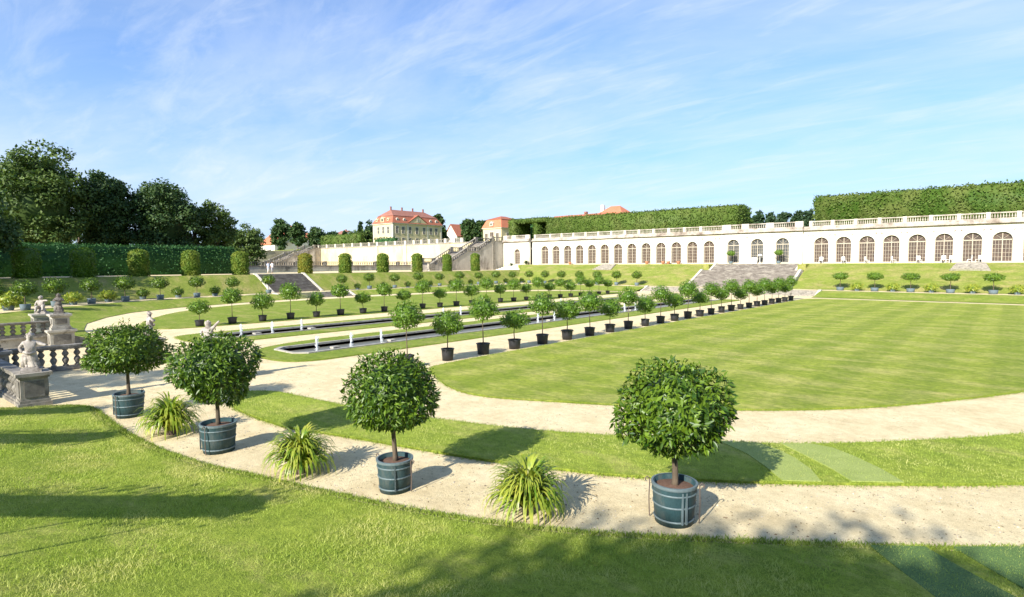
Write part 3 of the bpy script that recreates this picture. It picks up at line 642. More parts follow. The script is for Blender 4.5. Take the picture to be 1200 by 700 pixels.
def strap_plant(label, loc, r, n, seed, sc=1, group='strap-leaved plants along the near path'):
    t = thing('strap_leaf_plant', label, 'plant', loc, 0, group); t.scale = (.74, .74, .98)
    link('leaves', strap_mesh('leaves', int(n*1.7), 1.16*sc, .044*sc, seed), MT['agap'], t)
    MB().lathe([(.14*sc, 0), (.16*sc, .11*sc), (.14*sc, .115*sc), (.05, .12*sc)], n=14).build('pot', MT['iron'], t)
    return t
sp = at(614, 603); strap_plant('arching strap-leaved plant with the yellowest leaves, between the two rightmost near tubs', (sp[0], sp[1]+.1, 0), .5, 240, 51, .93)
sp = at(347, 556); strap_plant('arching strap-leaved plant between the two middle near tubs', (sp[0], sp[1]+.1, 0), .5, 230, 52, .93)
sp = at(195, 510); strap_plant('arching strap-leaved plant between the two leftmost near tubs', (sp[0], sp[1]+.1, 0), .5, 230, 53, .98)
# low bushes on the ring
bm_ = crown_mesh('foliage', .5, .42, .42, 500, .15, .5, 61, .9, .12, .3, .8); bm_.materials.append(MT['leaf'])
by_ = crown_mesh('foliage', .62, .42, .42, 500, .22, .3, 62, .8, .15, .2, .8); by_.materials.append(MT['agap'])
def bush(loc, me, label, group, s=1, nm='potted_bush'):
    t = thing(nm, label, 'bush', loc, 0, group)
    c = bpy.data.objects.new('foliage', me); COL.objects.link(c); c.parent = t; c.location = (0, 0, .18)
    MB().lathe([(.24, 0), (.30, .28), (.27, .28), (.05, .27)], n=14).build('pot', MT['tubgrey'], t); t.scale = (s, s, s); t.rotation_euler = (0, 0, loc[1])
BP = [at(x, y, .6) for x, y in [(10, 364), (86, 357.5), (127, 354), (167.6, 351), (209, 349), (252, 347)]]
for i, (x, y) in enumerate(BP):
    bush((x, y, .6), by_ if i < 3 else bm_, f'{"pale flowering" if i < 3 else "dark rounded"} low bush between left slope tubs, {ORD[i]} from the left edge', 'low bushes at the foot of the left slope', 1.35 if i == 0 else 1.05)
for i in range(9): bush((-67.7, 44.4+4.36*i, .6), bm_, f'dark rounded bush past the left steps, {ORD[i]} beyond them between the tubs', 'low bushes past the left steps', .85)
for i in range(6): bush((-14+3.6*i, 78.4, .6), by_, f'yellow-green leafy bush below the right slope, {ORD[i]} from the wide steps', 'leafy bushes below the right slope', .95)

# ------------------------------------------------------------------ topiary, hedges, trees
def topiary(label, x, y, z, r, h, mat, seed):
    t = thing('clipped_yew', label, 'topiary', (x, y, z), 0, 'clipped columns along the left terrace'); rng = np.random.default_rng(seed)
    n = 2600; u = rng.random(n); a = rng.uniform(0, 2*np.pi, n); s = u*(h+r*.6)
    zz = np.where(s < h-r*.55, s, 0); cap = s >= h-r*.55; ph = np.clip((s-(h-r*.55))/(r*1.15), 0, 1)*math.pi/2
    rr = np.where(cap, r*np.cos(ph), r); zz = np.where(cap, h-r*.55+r*.55*np.sin(ph), zz)
    k = 1+.03*np.sin(a*3+zz*2+seed)+.02*np.sin(zz*5)+rng.normal(size=n)*.03; D = np.stack([np.cos(a)*np.where(cap, np.cos(ph), 1), np.sin(a)*np.where(cap, np.cos(ph), 1), np.where(cap, np.sin(ph), 0)], 1)
    P = np.stack([rr*k*np.cos(a), rr*k*np.sin(a), zz], 1); Ls = rng.uniform(.12, .24, n)
    V, T = leaf_arrays(P, rdir(n, rng)*.9+D*.4, D+rdir(n, rng)*.7, Ls, Ls*.55)
    c = MB().lathe([(r*.93, .02), (r*.94, h-r*.6), (r*.8, h-r*.25), (r*.45, h-r*.1), (.05, h-.08)], n=16); cT = []
    for f in c.f:
        for i in range(1, len(f)-1): cT.append((f[0], f[i], f[i+1]))
    link('foliage', np_mesh('foliage', *merge([(V, T), (np.array(c.v), np.array(cT))])), mat, t)
    MB().tube([(0, 0, -.05), (0, 0, h*.7)], [.12, .05], 7).build('trunk', MT['bark'], t)
TX = -75.
tl = [(31.5, 291, 29), (98, 292, 27), (163, 294, 22.5), (224, 295, 20.5), (282, 296, 19.5), (358, 298.3, 17), (404.7, 298.3, 15.3), (448.7, 298.3, 14.5), (489, 298.3, 13), (524, 299, 11.5), (557, 298, 11.5)]
for i, (px, ty, w) in enumerate(tl):
    p = atx(px, 320, TX); zt = atx(px, ty, TX)[2]; dep = (Vector((p[0], p[1], 0))).dot(FH)
    topiary(f'{"golden" if i == 5 else "green" if i > 1 else "shaded dark green"} clipped yew column, {ORD[i]} from the left', TX, p[1], 2.83, w/2*dep/664*.86, (zt-2.83)*1.02, MT['topi_gold'] if i == 5 else MT['topi'] if i > 1 else MT['leaf2'], 70+i)
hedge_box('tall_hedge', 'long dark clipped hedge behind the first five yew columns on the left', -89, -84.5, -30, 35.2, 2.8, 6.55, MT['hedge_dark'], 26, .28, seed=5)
def hx(px, Y): return aty(px, 300, Y)[0]
HY = 97.2
hedge_box('tall_hedge', 'tall clipped hedge above the left half of the orangery', hx(640, HY), hx(862, HY), HY, HY+7, 9.2, 13.75, MT['hedge'], 26, .34, seed=6)
hedge_box('tall_hedge', 'tall clipped hedge above the right wing of the orangery', hx(952.5, HY), 24, HY, HY+8, 9.2, 14.1, MT['hedge'], 26, .34, seed=7)
hedge_box('hedge_pillar', 'narrow clipped hedge end beside the small pavilion', hx(596, HY), hx(602.5, HY), HY, HY+6, 9.2, 14.1, MT['hedge'], 26, .34, seed=8)
hedge_box('hedge_pillar', 'slim hedge pillar between two dark hedge recesses', hx(624, HY), hx(627.5, HY), HY+.3, HY+6, 9.2, 13.2, MT['hedge'], 26, .34, seed=9)
hedge_box('hedge_lintel', 'flat clipped hedge top bridging the dark recesses', hx(602.5, HY)+.1, hx(640, HY)-.1, HY+.2, HY+8, 13.25, 14.05, MT['hedge'], 26, .34, seed=10)  # deep cover added to keep the recesses beneath it dark
hedge_box('tall_hedge', 'set-back hedge in shade-dark leaf seen through the two recesses', hx(600, HY+7), hx(650, HY+7), HY+8.2, HY+10, 9.2, 13.6, MT['hedge_dark'], 22, .34, seed=11)  # darker leaf colour stands in for the shade at the back of the recesses
hedge_box('low_hedge', 'low clipped hedge on the upper wall left of the yellow manor', hx(376, 97), hx(420, 97), 97, 99, 9.2, 13.3, MT['hedge'], 10, .5, seed=12)
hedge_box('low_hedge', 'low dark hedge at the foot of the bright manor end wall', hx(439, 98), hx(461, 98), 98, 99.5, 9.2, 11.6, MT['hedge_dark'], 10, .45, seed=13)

def tree_mesh(h, r, rz, cz, K, nl, L, seed, cone=False, hole=0.):
    """crown of leaf clumps spread through an ellipsoid"""
    rng = np.random.default_rng(seed); parts = []; cen = []
    D = rdir(K, rng); rad = rng.uniform(.35, 1, K)**.6*lump(D, rng, 5, .10, 2.2)
    C = D*np.array([r, r, rz])*rad[:, None]*.88
    if cone: C[:, :2] *= np.clip(1.05-(C[:, 2:3]+rz)/(2*rz)*.95, .08, 1); 
    C[:, 2] += cz
    for c in C:
        cr = r*rng.uniform(.20, .32)*(.6 if cone and c[2] > cz else 1); d = rdir(nl, rng); d[:, 2] = d[:, 2]*.8+.15
        P = c+d*cr*rng.uniform(.5, 1.08, (nl, 1))*np.array([1, 1, .75]); Ls = L*rng.uniform(.6, 1.3, nl)
        parts.append(leaf_arrays(P, d*.4+rdir(nl, rng)*.8+[0, 0, -.2], d+rdir(nl, rng)*.6+[0, 0, .4], Ls, Ls*.62))
    if not cone and K > 100 and h < 30: q_ = .95 if K >= 300 else .62; parts.append(ico_core(r*q_, r*q_, rz*q_, cz, rng))
    return parts, C
def tree(label, x, y, z, h, r, mat, seed, cat='tree', name='broadleaf_tree', K=70, nl=90, L=.42, base=.16, cone=False, group='park trees on the skyline'):
    t = thing(name, label, cat, (x, y, z), 0, group); cz = h*(base+1)/2; rz = h*(1-base)/2
    parts, C = tree_mesh(h, r, rz, cz, K, nl, L, seed, cone)
    link('crown', np_mesh('crown', *merge(parts)), mat, t)
    rng = random.Random(seed); m = MB(); m.tube([(0, 0, -.2), (.05*r, 0, h*base), (-.04*r, .03*r, h*.45), (0, 0, h*.8)], [h*.032, h*.024, h*.017, h*.005], 8)
    for i in range(0, len(C), max(1, len(C)//14)):
        c = C[i]; z0 = max(h*base*.8, c[2]*.55); m.tube([(0, 0, z0), (c[0]*.5, c[1]*.5, (z0+c[2])/2+.1), tuple(c)], [h*.010, h*.006, h*.002], 5)
    m.build('trunk', MT['bark'], t, True); return t
def tree_px(label, px, top, wpx, X=None, Y=None, z0=9.2, mat=None, seed=0, hs=1., **kw):
    p = atx(px, top, X) if X is not None else aty(px, top, Y); dep = Vector((p[0], p[1], 0)).dot(FH)
    return tree(label, p[0], p[1], z0, (p[2]-z0)*hs*.98, wpx/2*dep/664*.92, mat or MT['tree'], seed, **kw)
G1 = 'large trees behind the dark hedge'
tree_px('largest broad dark tree at the left edge behind the hedge', 38, 170, 108, X=-95, z0=2.8, seed=101, K=190, nl=150, L=.42, base=.1, mat=MT['tree_l'], group=G1)
tree_px('dark tree cut by the left frame edge beside the tallest one', -14, 196, 70, X=-97, z0=2.8, seed=102, K=160, nl=150, base=.1, group=G1)
tree_px('dark round-topped tree right of the tallest tree', 122, 196, 72, X=-97, z0=2.8, seed=103, K=160, nl=150, base=.1, group=G1)
tree_px('broad blackish domed tree in the middle of the left tree group', 187, 201, 82, X=-96, z0=2.8, seed=104, K=160, nl=150, base=.08, group=G1)
tree_px('small light green tree between the domed tree and the pointed one', 226, 233, 34, X=-98, z0=2.8, seed=105, K=60, nl=90, base=.1, mat=MT['tree_l'], group=G1)
tree_px('pointed olive tree at the right end of the left tree group', 252, 230, 48, X=-97, z0=2.8, seed=106, K=80, nl=90, base=.08, cone=False, mat=MT['tree_l'], group=G1)
tree_px('low pale bushy tree right of the dark hedge end', 288, 258, 44, X=-106, z0=2.8, seed=107, K=70, nl=90, base=.05, mat=MT['tree_l'], group=G1)
tree_px('low dark filler tree behind the hedge, left of the pale bushy tree', 262, 262, 60, X=-112, z0=2.8, seed=117, K=60, nl=90, base=.05, mat=MT['tree'], group=G1)
tree_px('low dark shrubby tree under the crowns behind the hedge', 90, 240, 80, X=-110, z0=2.8, seed=118, K=80, nl=90, base=.02, mat=MT['tree'], group=G1)
G2 = 'trees on the upper terrace'
def shaft(*a, **k): return tree_px(*a, **k)
tree_px('round dark tree right of the orange roofed house', 329, 255, 25, Y=99, seed=110, K=60, nl=60, L=.9, base=.04, group=G2)
tree_px('second round dark tree right of the orange roofed house', 348, 258, 20, Y=99, seed=111, K=50, nl=60, L=.9, base=.04, group=G2)
tree_px('low wide dark tree left of the low clipped hedge', 372, 267, 28, Y=112, seed=112, K=60, nl=60, L=.9, base=.02, group=G2)
tree_px('low tree behind the low clipped hedge', 390, 270, 18, Y=118, seed=113, K=40, nl=60, L=.9, base=.02, mat=MT['tree_b'], group=G2)
tree_px('pointed haze-tinted conifer far left of the manor', 404, 266, 9, Y=150, seed=114, K=40, nl=60, L=1.1, base=.02, cone=True, mat=MT['tree_b'], name='conifer_tree', group=G2)
tree_px('pointed haze-tinted conifer nearer the manor', 422, 258, 11, Y=150, seed=115, K=40, nl=60, L=1.1, base=.02, cone=True, mat=MT['tree_b'], name='conifer_tree', group=G2)
tree_px('haze-tinted bushy tree against the manor end wall', 433, 258, 16, Y=135, seed=116, K=50, nl=60, L=1., base=.02, mat=MT['tree_b'], group=G2)
tree_px('light green bushy tree at the left foot of the manor', 424, 270, 34, Y=112, seed=119, K=60, nl=70, L=.9, base=.02, mat=MT['tree_l'], group=G2)
tree_px('tall dark tree standing right behind the manor roof', 514, 248, 19, Y=150, seed=120, K=60, nl=60, L=1.1, base=.05, group=G2)
tree_px('dark shrubby tree right of the manor wall', 519, 266, 12, Y=130, seed=121, K=40, nl=60, L=.9, base=.02, group=G2)
tree_px('round dark tree right of the white gabled house', 550, 253, 23, Y=116, seed=122, K=60, nl=70, L=.8, base=.03, group=G2)
tree_px('dark tree tucked against the small pavilion', 565, 254, 17, Y=130, seed=123, K=50, nl=70, L=.9, base=.03, group=G2)
tree_px('layered dark cedar at the end of the left hedge', 871, 236, 21, Y=112, seed=124, K=40, nl=60, L=.55, base=.1, cone=True, mat=MT['tree_b'], name='cedar_tree', group=G2)
tree_px('low dark tree right under the cedar', 876, 250, 14, Y=110, seed=125, K=30, nl=60, L=.5, base=.02, group=G2)
for i, (px, tp, w, s) in enumerate([(889, 246, 16, 0), (904, 246.5, 12, 0), (919, 245, 16, 0), (935, 246.5, 14, 0), (947, 244, 14, 0)]):
    tree_px(f'{ORD[i]} dark round tree between the two upper hedges, counted from the cedar', px, tp, w, Y=125, seed=130+i, K=40, nl=60, L=.6, base=.02, mat=MT['tree_b'], group='round trees between the two upper hedges')
for i, (px, tp, w) in enumerate([(300, 268, 26), (410, 274, 22), (536, 270, 16)]):
    tree_px(['distant tree behind the orange roofed house', 'distant low tree behind the conifers', 'distant low tree beside the white gable'][i], px, tp, w, Y=170, seed=140+i, K=40, nl=50, L=1.4, base=.02, mat=MT['tree_b'], group=G2)

# trees beyond the frame whose shade falls on the lawns
SUNV = Vector((.10, -1, .56))
def shade(x, y, zg, hc, r, rz, seed, label, z0, K=60, nl=80, L=.3):
    t_ = (hc-zg)/SUNV.z; px, py = x+SUNV.x*t_, y+SUNV.y*t_; h = hc+rz-z0
    tree(label, px, py, z0, h, r, MT['tree'], seed, K=K, nl=nl, L=L, base=max(.1, 1-2*rz/h), group='trees behind the camera')
shade(.2, 2.3, 0, 9.5, 5.6, 2.3, 201, 'large tree behind the camera shading the bottom of the lawn', 2.2, 300, 170, .30)
shade(6.6, 5.4, .3, 10.5, 4.4, 2.4, 202, 'second large tree behind the camera shading the near path', 2.2, 130, 120, .34)
def shadow_band_caster(label, tip, d, L, w, h, hc, seed):  # added unseen foliage boxes, shaped to throw the narrow shadow bands on the lawn
    c = (tip[0]+d[0]*L/2, tip[1]+d[1]*L/2); t_ = (hc-.1)/SUNV.z; x, y = c[0]+SUNV.x*t_, c[1]+SUNV.y*t_
    r = hedge_box('shadow_caster', label, x-L/2, x+L/2, y-w/2, y+w/2, hc-h/2, hc+h/2, MT['hedge'], 90, .13, seed=seed); r.rotation_euler = (0, 0, math.atan2(d[1], d[0])); dz = hc-h/2-2.1
    for ch in list(r.children):
        if ch.name.startswith('stems'): bpy.data.objects.remove(ch)
    m = MB()
    for k in range(int(L/1.2)): q = -L/2+.5+1.2*k; m.tube([(q, 0, -dz), (q, 0, .1)], [.025, .02], 5)
    m.build('stems', MT['bark'], r)
shadow_band_caster('added unseen shadow caster of foliage on stems behind the camera, the longest one', (-9.1, 4.05), (-.72, -.69), 9, .72, .42, 3.6, 203)
shadow_band_caster('added unseen shadow caster of foliage on stems behind the camera, the middle one', (-15.6, 3.45), (-.58, -.81), 6, .75, .4, 3.6, 204)
shadow_band_caster('added unseen shadow caster of foliage on stems behind the camera, the leftmost one', (-18.9, 3.9), (-.62, -.78), 5, .8, .36, 3.6, 205)
shade(-23.6, 5.6, 0, 7, 1.5, 1.2, 209, 'round tree left of the stairs shading the gravel', 1.0, 40, 60, .2)
shade(-25.5, 3.0, 0, 7, 1.9, 1.4, 210, 'second round tree left of the stairs shading the gravel', 1.0, 40, 60, .2)
shade(-68, 7, 2, 9, 5.5, 5, 211, 'tall tree beyond the left frame edge shading the slope', 2.8, 90, 90, .4)
shade(-74, 15, 2.8, 8, 4.4, 4, 212, 'second tall tree beyond the left frame edge shading the slope', 2.8, 90, 90, .4)
shade(-80, 12, 2.8, 9, 6, 5, 213, 'third tall tree beyond the left frame edge shading the slope', 2.8, 90, 90, .4)

# ------------------------------------------------------------------ buildings
def arch_pts(xc, w, z0, zs, n=10):                 # opening outline, springing at zs
    r = w/2; p = [(xc-r, z0), (xc+r, z0)]
    for k in range(n+1): a = math.pi*k/n; p.append((xc+r*math.cos(a), zs+r*math.sin(a)))
    return p
def wall_front(root, name, mat, X0, X1, Y, z0, z1, openings, depth=.45, label=None):
    """wall in plane Y with real arched openings and reveals, local coords"""
    mb = MB(); outer = [(X0, z0), (X1, z0), (X1, z1), (X0, z1)]; loops = [outer]+[o[::-1] for o in openings]; flat = [p for l in loops for p in l]
    tris = tessellate_polygon([[Vector((x, z, 0)) for x, z in l] for l in loops])
    n = len(flat); vs = [(x, Y, z) for x, z in flat]+[(x, Y+depth, z) for x, z in flat]; fs = [tuple(t) for t in tris]+[tuple(i+n for i in t[::-1]) for t in tris]; o = 0
    for l in loops:
        m = len(l)
        for i in range(m): j = (i+1) % m; fs.append((o+i, o+j, n+o+j, n+o+i))
        o += m
    return mb.raw(vs, fs).build(name, mat, root, label=label)
def arch_window(root, xc, w, z0, zs, Y, mat_p):
    f = MB(); r = w/2; t = .07
    f.box(xc-r, xc-r+t, Y, Y+.1, z0, zs).box(xc+r-t, xc+r, Y, Y+.1, z0, zs).box(xc-r+t, xc+r-t, Y, Y+.1, z0, z0+.12)
    f.box(xc-r+t, xc+r-t, Y-.02, Y+.1, zs-.07, zs+.07).box(xc-.05, xc+.05, Y-.01, Y+.1, z0+.12, zs-.07).box(xc-.04, xc+.04, Y, Y+.1, zs+.07, zs+r-.05)
    nh = 5; mh = (zs-.07-z0-.12)/nh
    for s in (-1, 1):
        for q in (.36, .68):
            x = xc+s*r*q; f.box(x-.016, x+.016, Y+.03, Y+.08, z0+.12, zs-.07)
    for i in range(1, nh):
        z = z0+.12+mh*i; f.box(xc-r+t, xc+r-t, Y+.02, Y+.085, z-.016, z+.016)
    K = 14
    for k in range(K):                              # arched head and radial bars
        a0, a1 = math.pi*k/K, math.pi*(k+1)/K; P = [(xc+q*math.cos(a), zs+q*math.sin(a)) for q, a in ((r-t, a0), (r, a0), (r, a1), (r-t, a1))]
        f.raw([(x, Y, z) for x, z in P]+[(x, Y+.1, z) for x, z in P], [(0, 1, 2, 3), (0, 4, 5, 1), (2, 6, 7, 3), (0, 3, 7, 4)])
    for a in (math.pi*.25, math.pi*.75):
        f.tube([(xc+.1*math.cos(a), Y+.05, zs+.07+.1*math.sin(a)), (xc+(r-t)*math.cos(a), Y+.05, zs+(r-t)*math.sin(a))], .022, 4)
    fo = f.build('window', MT['frame'], root)
    g = arch_pts(xc, w-.02, z0, zs); MB().extr(g, lambda x, z: (x, Y+.06, z), lambda x, z: (x, Y+.075, z)).build('pane', mat_p, fo)
BZ = 3.95
org = thing('orangery', 'long white arcaded orangery with arched windows below a balustrade', 'orangery', (-40, 93, 0)); OX = -40
ARL = [-73.07+2.901*i for i in range(13)]; ARR = [-21.35+2.888*i for i in range(16)]; ARC = [-34.04, -30.33, -26.58]; ARP = [-79.8]
segs = [('pavilion', -83.75, -76.4, ARP, 92.0, 1.55, 6.45), ('left_arcade', -76.4, -35.47, ARL, 93.0, 1.85, 6.78), ('centre', -35.47, -23.77, ARC, 92.5, 1.90, 6.86), ('right_arcade', -23.77, 24, ARR, 93.0, 1.95, 6.76)]
for nm, x0, x1, ars, Y, w, zs in segs:
    y = Y-93
    ops = [arch_pts(a-OX, w, BZ+.04, zs) for a in ars if a < x1-1]
    wall_front(org, 'wall', MT['plaster'], x0-OX, x1-OX, y, 3.4, 8.72, ops, .5)
    for a in ars:
        if a < x1-1: arch_window(org, a-OX, w-.006, BZ+.043, zs, y+.30, MT['pane'] if nm != 'centre' else MT['pane_dark'])
    m = MB(); m.box(x0-OX, x1-OX, y-.06, y-.003, 3.5, BZ+.02); m.build('plinth', MT['cream'], org)
    m = MB(); e = .0; yy = y
    m.box(x0-OX-.10, x1-OX+.0, y-.16, y+.3, 8.722, 8.80); m.box(x0-OX-.2, x1-OX+.1, y-.40, y+.3, 8.803, 8.93); m.box(x0-OX-.1, x1-OX, y-.28, y+.3, 8.933, 9.02)
    m.build('cornice', MT['corn'], org)
    m = MB().box(x0-OX, x1-OX, y-.12, y+.45, 9.023, 9.38); m.build('parapet_base', MT['corn'], org)
    MB().box(x0-OX, x1-OX, y-.05, y-.003, 8.25, 8.30).build('string_course', MT['plaster'], org)
    # pilasters with small capitals
    xs = [(a+b)/2 for a, b in zip(ars, ars[1:])]+([ars[0]-1.45, ars[-1]+1.45] if len(ars) > 1 and nm != 'right_arcade' else [])+([ars[0]-1.45] if nm == 'right_arcade' else [])
    m = MB(); c = MB()
    for xx in xs:
        if xx-.5 < x0 or xx+.5 > x1: continue
        pl = MB().box(xx-OX-.34, xx-OX+.34, y-.075, y-.002, BZ+.1, 7.98).build('pilaster', MT['plaster'], org)
        for s in (-1, 1): MB().box(xx-OX+s*.32-.10, xx-OX+s*.32+.10, y-.15, y-.004, 7.985, 8.16).build('capital', MT['corn'], pl)
    # balustrade on the roof edge: pedestals and baluster bays
    if nm in ('left_arcade', 'right_arcade'): peds = [a-1.45 for a in ars if a-1.45 > x0+.3]+[x1-.35 if x1 < 0 else x1]; pw = .22
    elif nm == 'centre': peds = [x0+.45, -32.2, -28.45, x1-.5]; pw = .55
    else: peds = [x0+.6, x0+3.0, x1-.5]; pw = .55
    if nm == 'left_arcade': peds = [x0+.7]+peds[1:]
    yb = y+.15
    for p in peds: MB().box(p-OX-pw, p-OX+pw, yb-.19, yb+.19, 9.383, 10.20).build('pedestal', MT['trimw'], org)
    for p, q in zip(peds, peds[1:]):
        if q-p < 2*pw+.3: continue
        a, b = p-OX+pw, q-OX-pw; s = MB().box(a, b, yb-.14, yb+.14, 10.03, 10.17).box(a, b, yb-.13, yb+.13, 9.383, 9.45).build('balustrade', MT['corn'], org)
        m = MB(); k = max(3, int((b-a)/.27))
        for i in range(k):
            xx = a+(b-a)*(i+.5)/k
            if k < 12: MB().lathe([(.055, 9.45), (.05, 9.5), (.095, 9.63), (.04, 9.86), (.06, 10.03)], (xx, yb, 0), 6).build('baluster', MT['corn'], s); continue
            m.lathe([(.055, 9.45), (.05, 9.5), (.095, 9.63), (.04, 9.86), (.06, 10.03)], (xx, yb, 0), 6)
        if m.v: m.build('balusters', MT['trimw'] if nm == 'right_arcade' else MT['corn'], s)
MB().box(-83.7-OX, 24-OX, .55, 8, 9.0, 9.19).box(-83.7-OX, 24-OX, 3.2, 3.6, 3.4, 9.0).build('roof', MT['corn'], org)
# small things in front of the windows
def chair(x, y, rz, label):
    t = thing('garden_chair', label, 'chair', (x, y, 3.9), rz, 'white chairs by the orangery windows')
    MB().box(-.24, .24, -.22, .22, .42, .46).build('seat', MT['white'], t); MB().box(-.24, .24, .2, .24, .5, .95).build('backrest', MT['white'], t)
    for sx in (-1, 1):
        for sy in (-1, 1): MB().tube([(sx*.2, sy*.19, .46 if sy < 0 else .52), (sx*.24, sy*.24, 0)], .02, 5).build('leg', MT['white'], t)
for i, (px, q) in enumerate([(962, 'left of the pair before the first right-wing window'), (989, 'before the second window of the right wing'), (1016, 'before the third window of the right wing'), (1047, 'left of the fourth right-wing window'), (1077, 'before the fifth right-wing window'), (1105, 'before the sixth right-wing window'), (1112, 'right side of the sixth right-wing window'), (1136, 'left half of the open seventh right-wing window'), (1147, 'right half of the open seventh right-wing window')]):
    x, y, _ = aty(px, 306, 92.2); chair(x, y, i*.7, 'white garden chair '+q)
for i, px in enumerate([758, 777, 783, 795, 668]):
    x, y, _ = aty(px, 307, 92.1); t = thing('terracotta_pot', f'{["small", "round", "tall", "wide", "lone"][i]} orange terracotta pot at the left arcade, {ORD[i]} of five', 'pot', (x, y, 3.9), 0, 'terracotta pots by the left arcade')
    MB().lathe([(.22, 0), (.34, .45), (.37, .5), (.33, .52), (.3, .45)], n=14).build('body', MT['terra'], t, True); MB().lathe([(.30, .42), (.29, .46), (.02, .47)], n=12).build('soil', MT['soil'], t)
x, y, _ = aty(884, 306, 92.0); t = thing('white_board', 'blank white board leaning beside the middle centre window', 'board', (x, y, 3.9))
MB().box(-.42, .42, -.03, .03, .05, .95).build('panel', MT['white'], t); MB().box(-.4, -.36, .035, .3, 0, .05).box(.36, .4, .035, .3, 0, .05).build('feet', MT['frame'], t)
x, y, _ = aty(890.5, 306, 91.7); t = thing('patio_lamp', 'white shaded lamp on a thin pole beside the blank board', 'lamp', (x, y, 3.9))
MB().lathe([(.2, 0), (.2, .04), (.03, .06), (.025, 1.2)], n=10).build('pole', MT['white'], t); MB().lathe([(.34, 1.2), (.2, 1.45), (.05, 1.5)], n=14).build('shade', MT['white'], t, True)
for px, lb in ((599.5, 'left dark spiky plant beside the pavilion door'), (616.5, 'right dark spiky plant beside the pavilion door')):
    x, y, _ = aty(px, 305, 91.2); t = strap_plant(lb, (x, y, 3.4 if px < 600 else 3.9), .5, 90, int(px), 1.1, 'dark spiky plants by the pavilion door'); t.children[0].data.materials[0] = MT['tree']
# doorstep of the pavilion
t = thing('door_steps', 'pale flared stone steps below the pavilion door', 'steps', (-79.8, 91.9, 2.83)); m = MB()
for i in range(6): m.box(-1.6-.35*(5-i), 1.6+.35*(5-i), -3.0+.45*i, .1, .18*i+.002*i, .18*(i+1))
m.build('treads', MT['kerb'], t)
# small flights on the orangery bank
for px, lb in ((714, 'small pale steps in the bank before the left arcade'), (1138, 'small worn steps in the bank before the right wing')):
    x, _, _ = aty(px, 310, 88); t = thing('bank_steps', lb, 'steps', (x, 86.0, 2.95)); m = MB()
    for i in range(6): m.box(-1.4-.1*(5-i), 1.4+.1*(5-i), .45*i-.6, 2.6, .17*i, .17*(i+1)+.0)
    m.build('treads', MT['stone'], t)

# stairs in the garden
def flight(name, label, p0, p1, x0, x1, n, mat, axis='y', kerbw=.35, kerb=True, ext=.0):
    """p0=(run,z) bottom, p1 top; x0..x1 across. axis y: rises towards +Y; axis -x: rises towards -X"""
    root = thing(name, label, 'steps', (0, 0, 0)); f = (lambda r, c, z: (c, r, z)) if axis == 'y' else (lambda r, c, z: (-r, c, z))
    r0, z0 = p0; r1, z1 = p1; m = MB()
    for i in range(n):
        a = r0+(r1-r0)*i/n; zt = z0+(z1-z0)*(i+1)/n; zb = z0-.3
        V = [f(a, x0, zb), f(r1+ext, x0, zb), f(r1+ext, x1, zb), f(a, x1, zb), f(a, x0, zt), f(r1+ext, x0, zt), f(r1+ext, x1, zt), f(a, x1, zt)]
        if i: 
            zl = z0+(z1-z0)*i/n+.001; V = [(v[0], v[1], zl) if k < 4 else v for k, v in enumerate(V)]
        m.raw(V, [(0, 3, 2, 1), (4, 5, 6, 7), (0, 1, 5, 4), (1, 2, 6, 5), (2, 3, 7, 6), (3, 0, 4, 7)])
    cx, cy, cz = f((r0+r1)/2, (x0+x1)/2, z0); root.location = (cx, cy, z0)
    def loc(mm): mm.v = [(a-cx, b-cy, c-z0) for a, b, c in mm.v]; return mm
    loc(m).build('treads', mat, root)
    if kerb:
        for s, xk in ((-1, x0), (1, x1)):
            k = MB(); xa, xb = (xk-kerbw, xk-.003) if s < 0 else (xk+.003, xk+kerbw); P = [(r0-.2, z0-.3), (r0-.2, z0+.12), (r0+.1, z0+.2), (r1, z1+.16), (r1+.3, z1+.16), (r1+.3, z0-.3)]
            k.extr(P, lambda r, z: f(r, xa, z), lambda r, z: f(r, xb, z)); loc(k).build('kerb', MT['kerb'], root)
    return root
flight('wide_stairs', 'broad brown stone stairs rising to the orangery, lower flight', (79.3, .6), (84.6, 2.95), SX0+.5, SX1-.5, 14, MT['steps'])
struct('stair_landing', MB().box(SX0+.0, SX1, 84.6, 86.2, 2.2, 2.955), MT['steps'])
flight('wide_stairs', 'broad brown stone stairs rising to the orangery, shorter upper flight', (86.2, 2.955), (88.3, 3.88), -35.0, -23.0, 6, MT['steps'])
mb = MB(); mb.box(SX0, -35.35, 86.0, 88.5, 2.2, 3.80).box(-22.65, SX1, 86.0, 88.5, 2.2, 3.80); struct('stair_shoulder', mb, MT['grass_slope'])
flight('low_steps', 'very wide low flight of steps at the far end of the parterre', (74.2, 0), (75.9, .6), -40.3, -17.6, 4, MT['stone'], ext=.5)
flight('left_stairs', 'dark weathered stone stairs climbing the left slope', (68.9, .6), (73.6, 2.84), 33.2, 39.5, 14, MT['steps'], 'x')
flight('low_steps', 'wide low flight of steps below the left stairs', (64.2, 0), (65.8, .6), 32.0, 41.5, 4, MT['stone'], 'x', ext=.6)
# edge stone of terrace at the left stair head
struct('stair_head_kerb', MB().box(-74.1, -73.55, 33, 39.7, 2.7, 2.90), MT['kerb'])

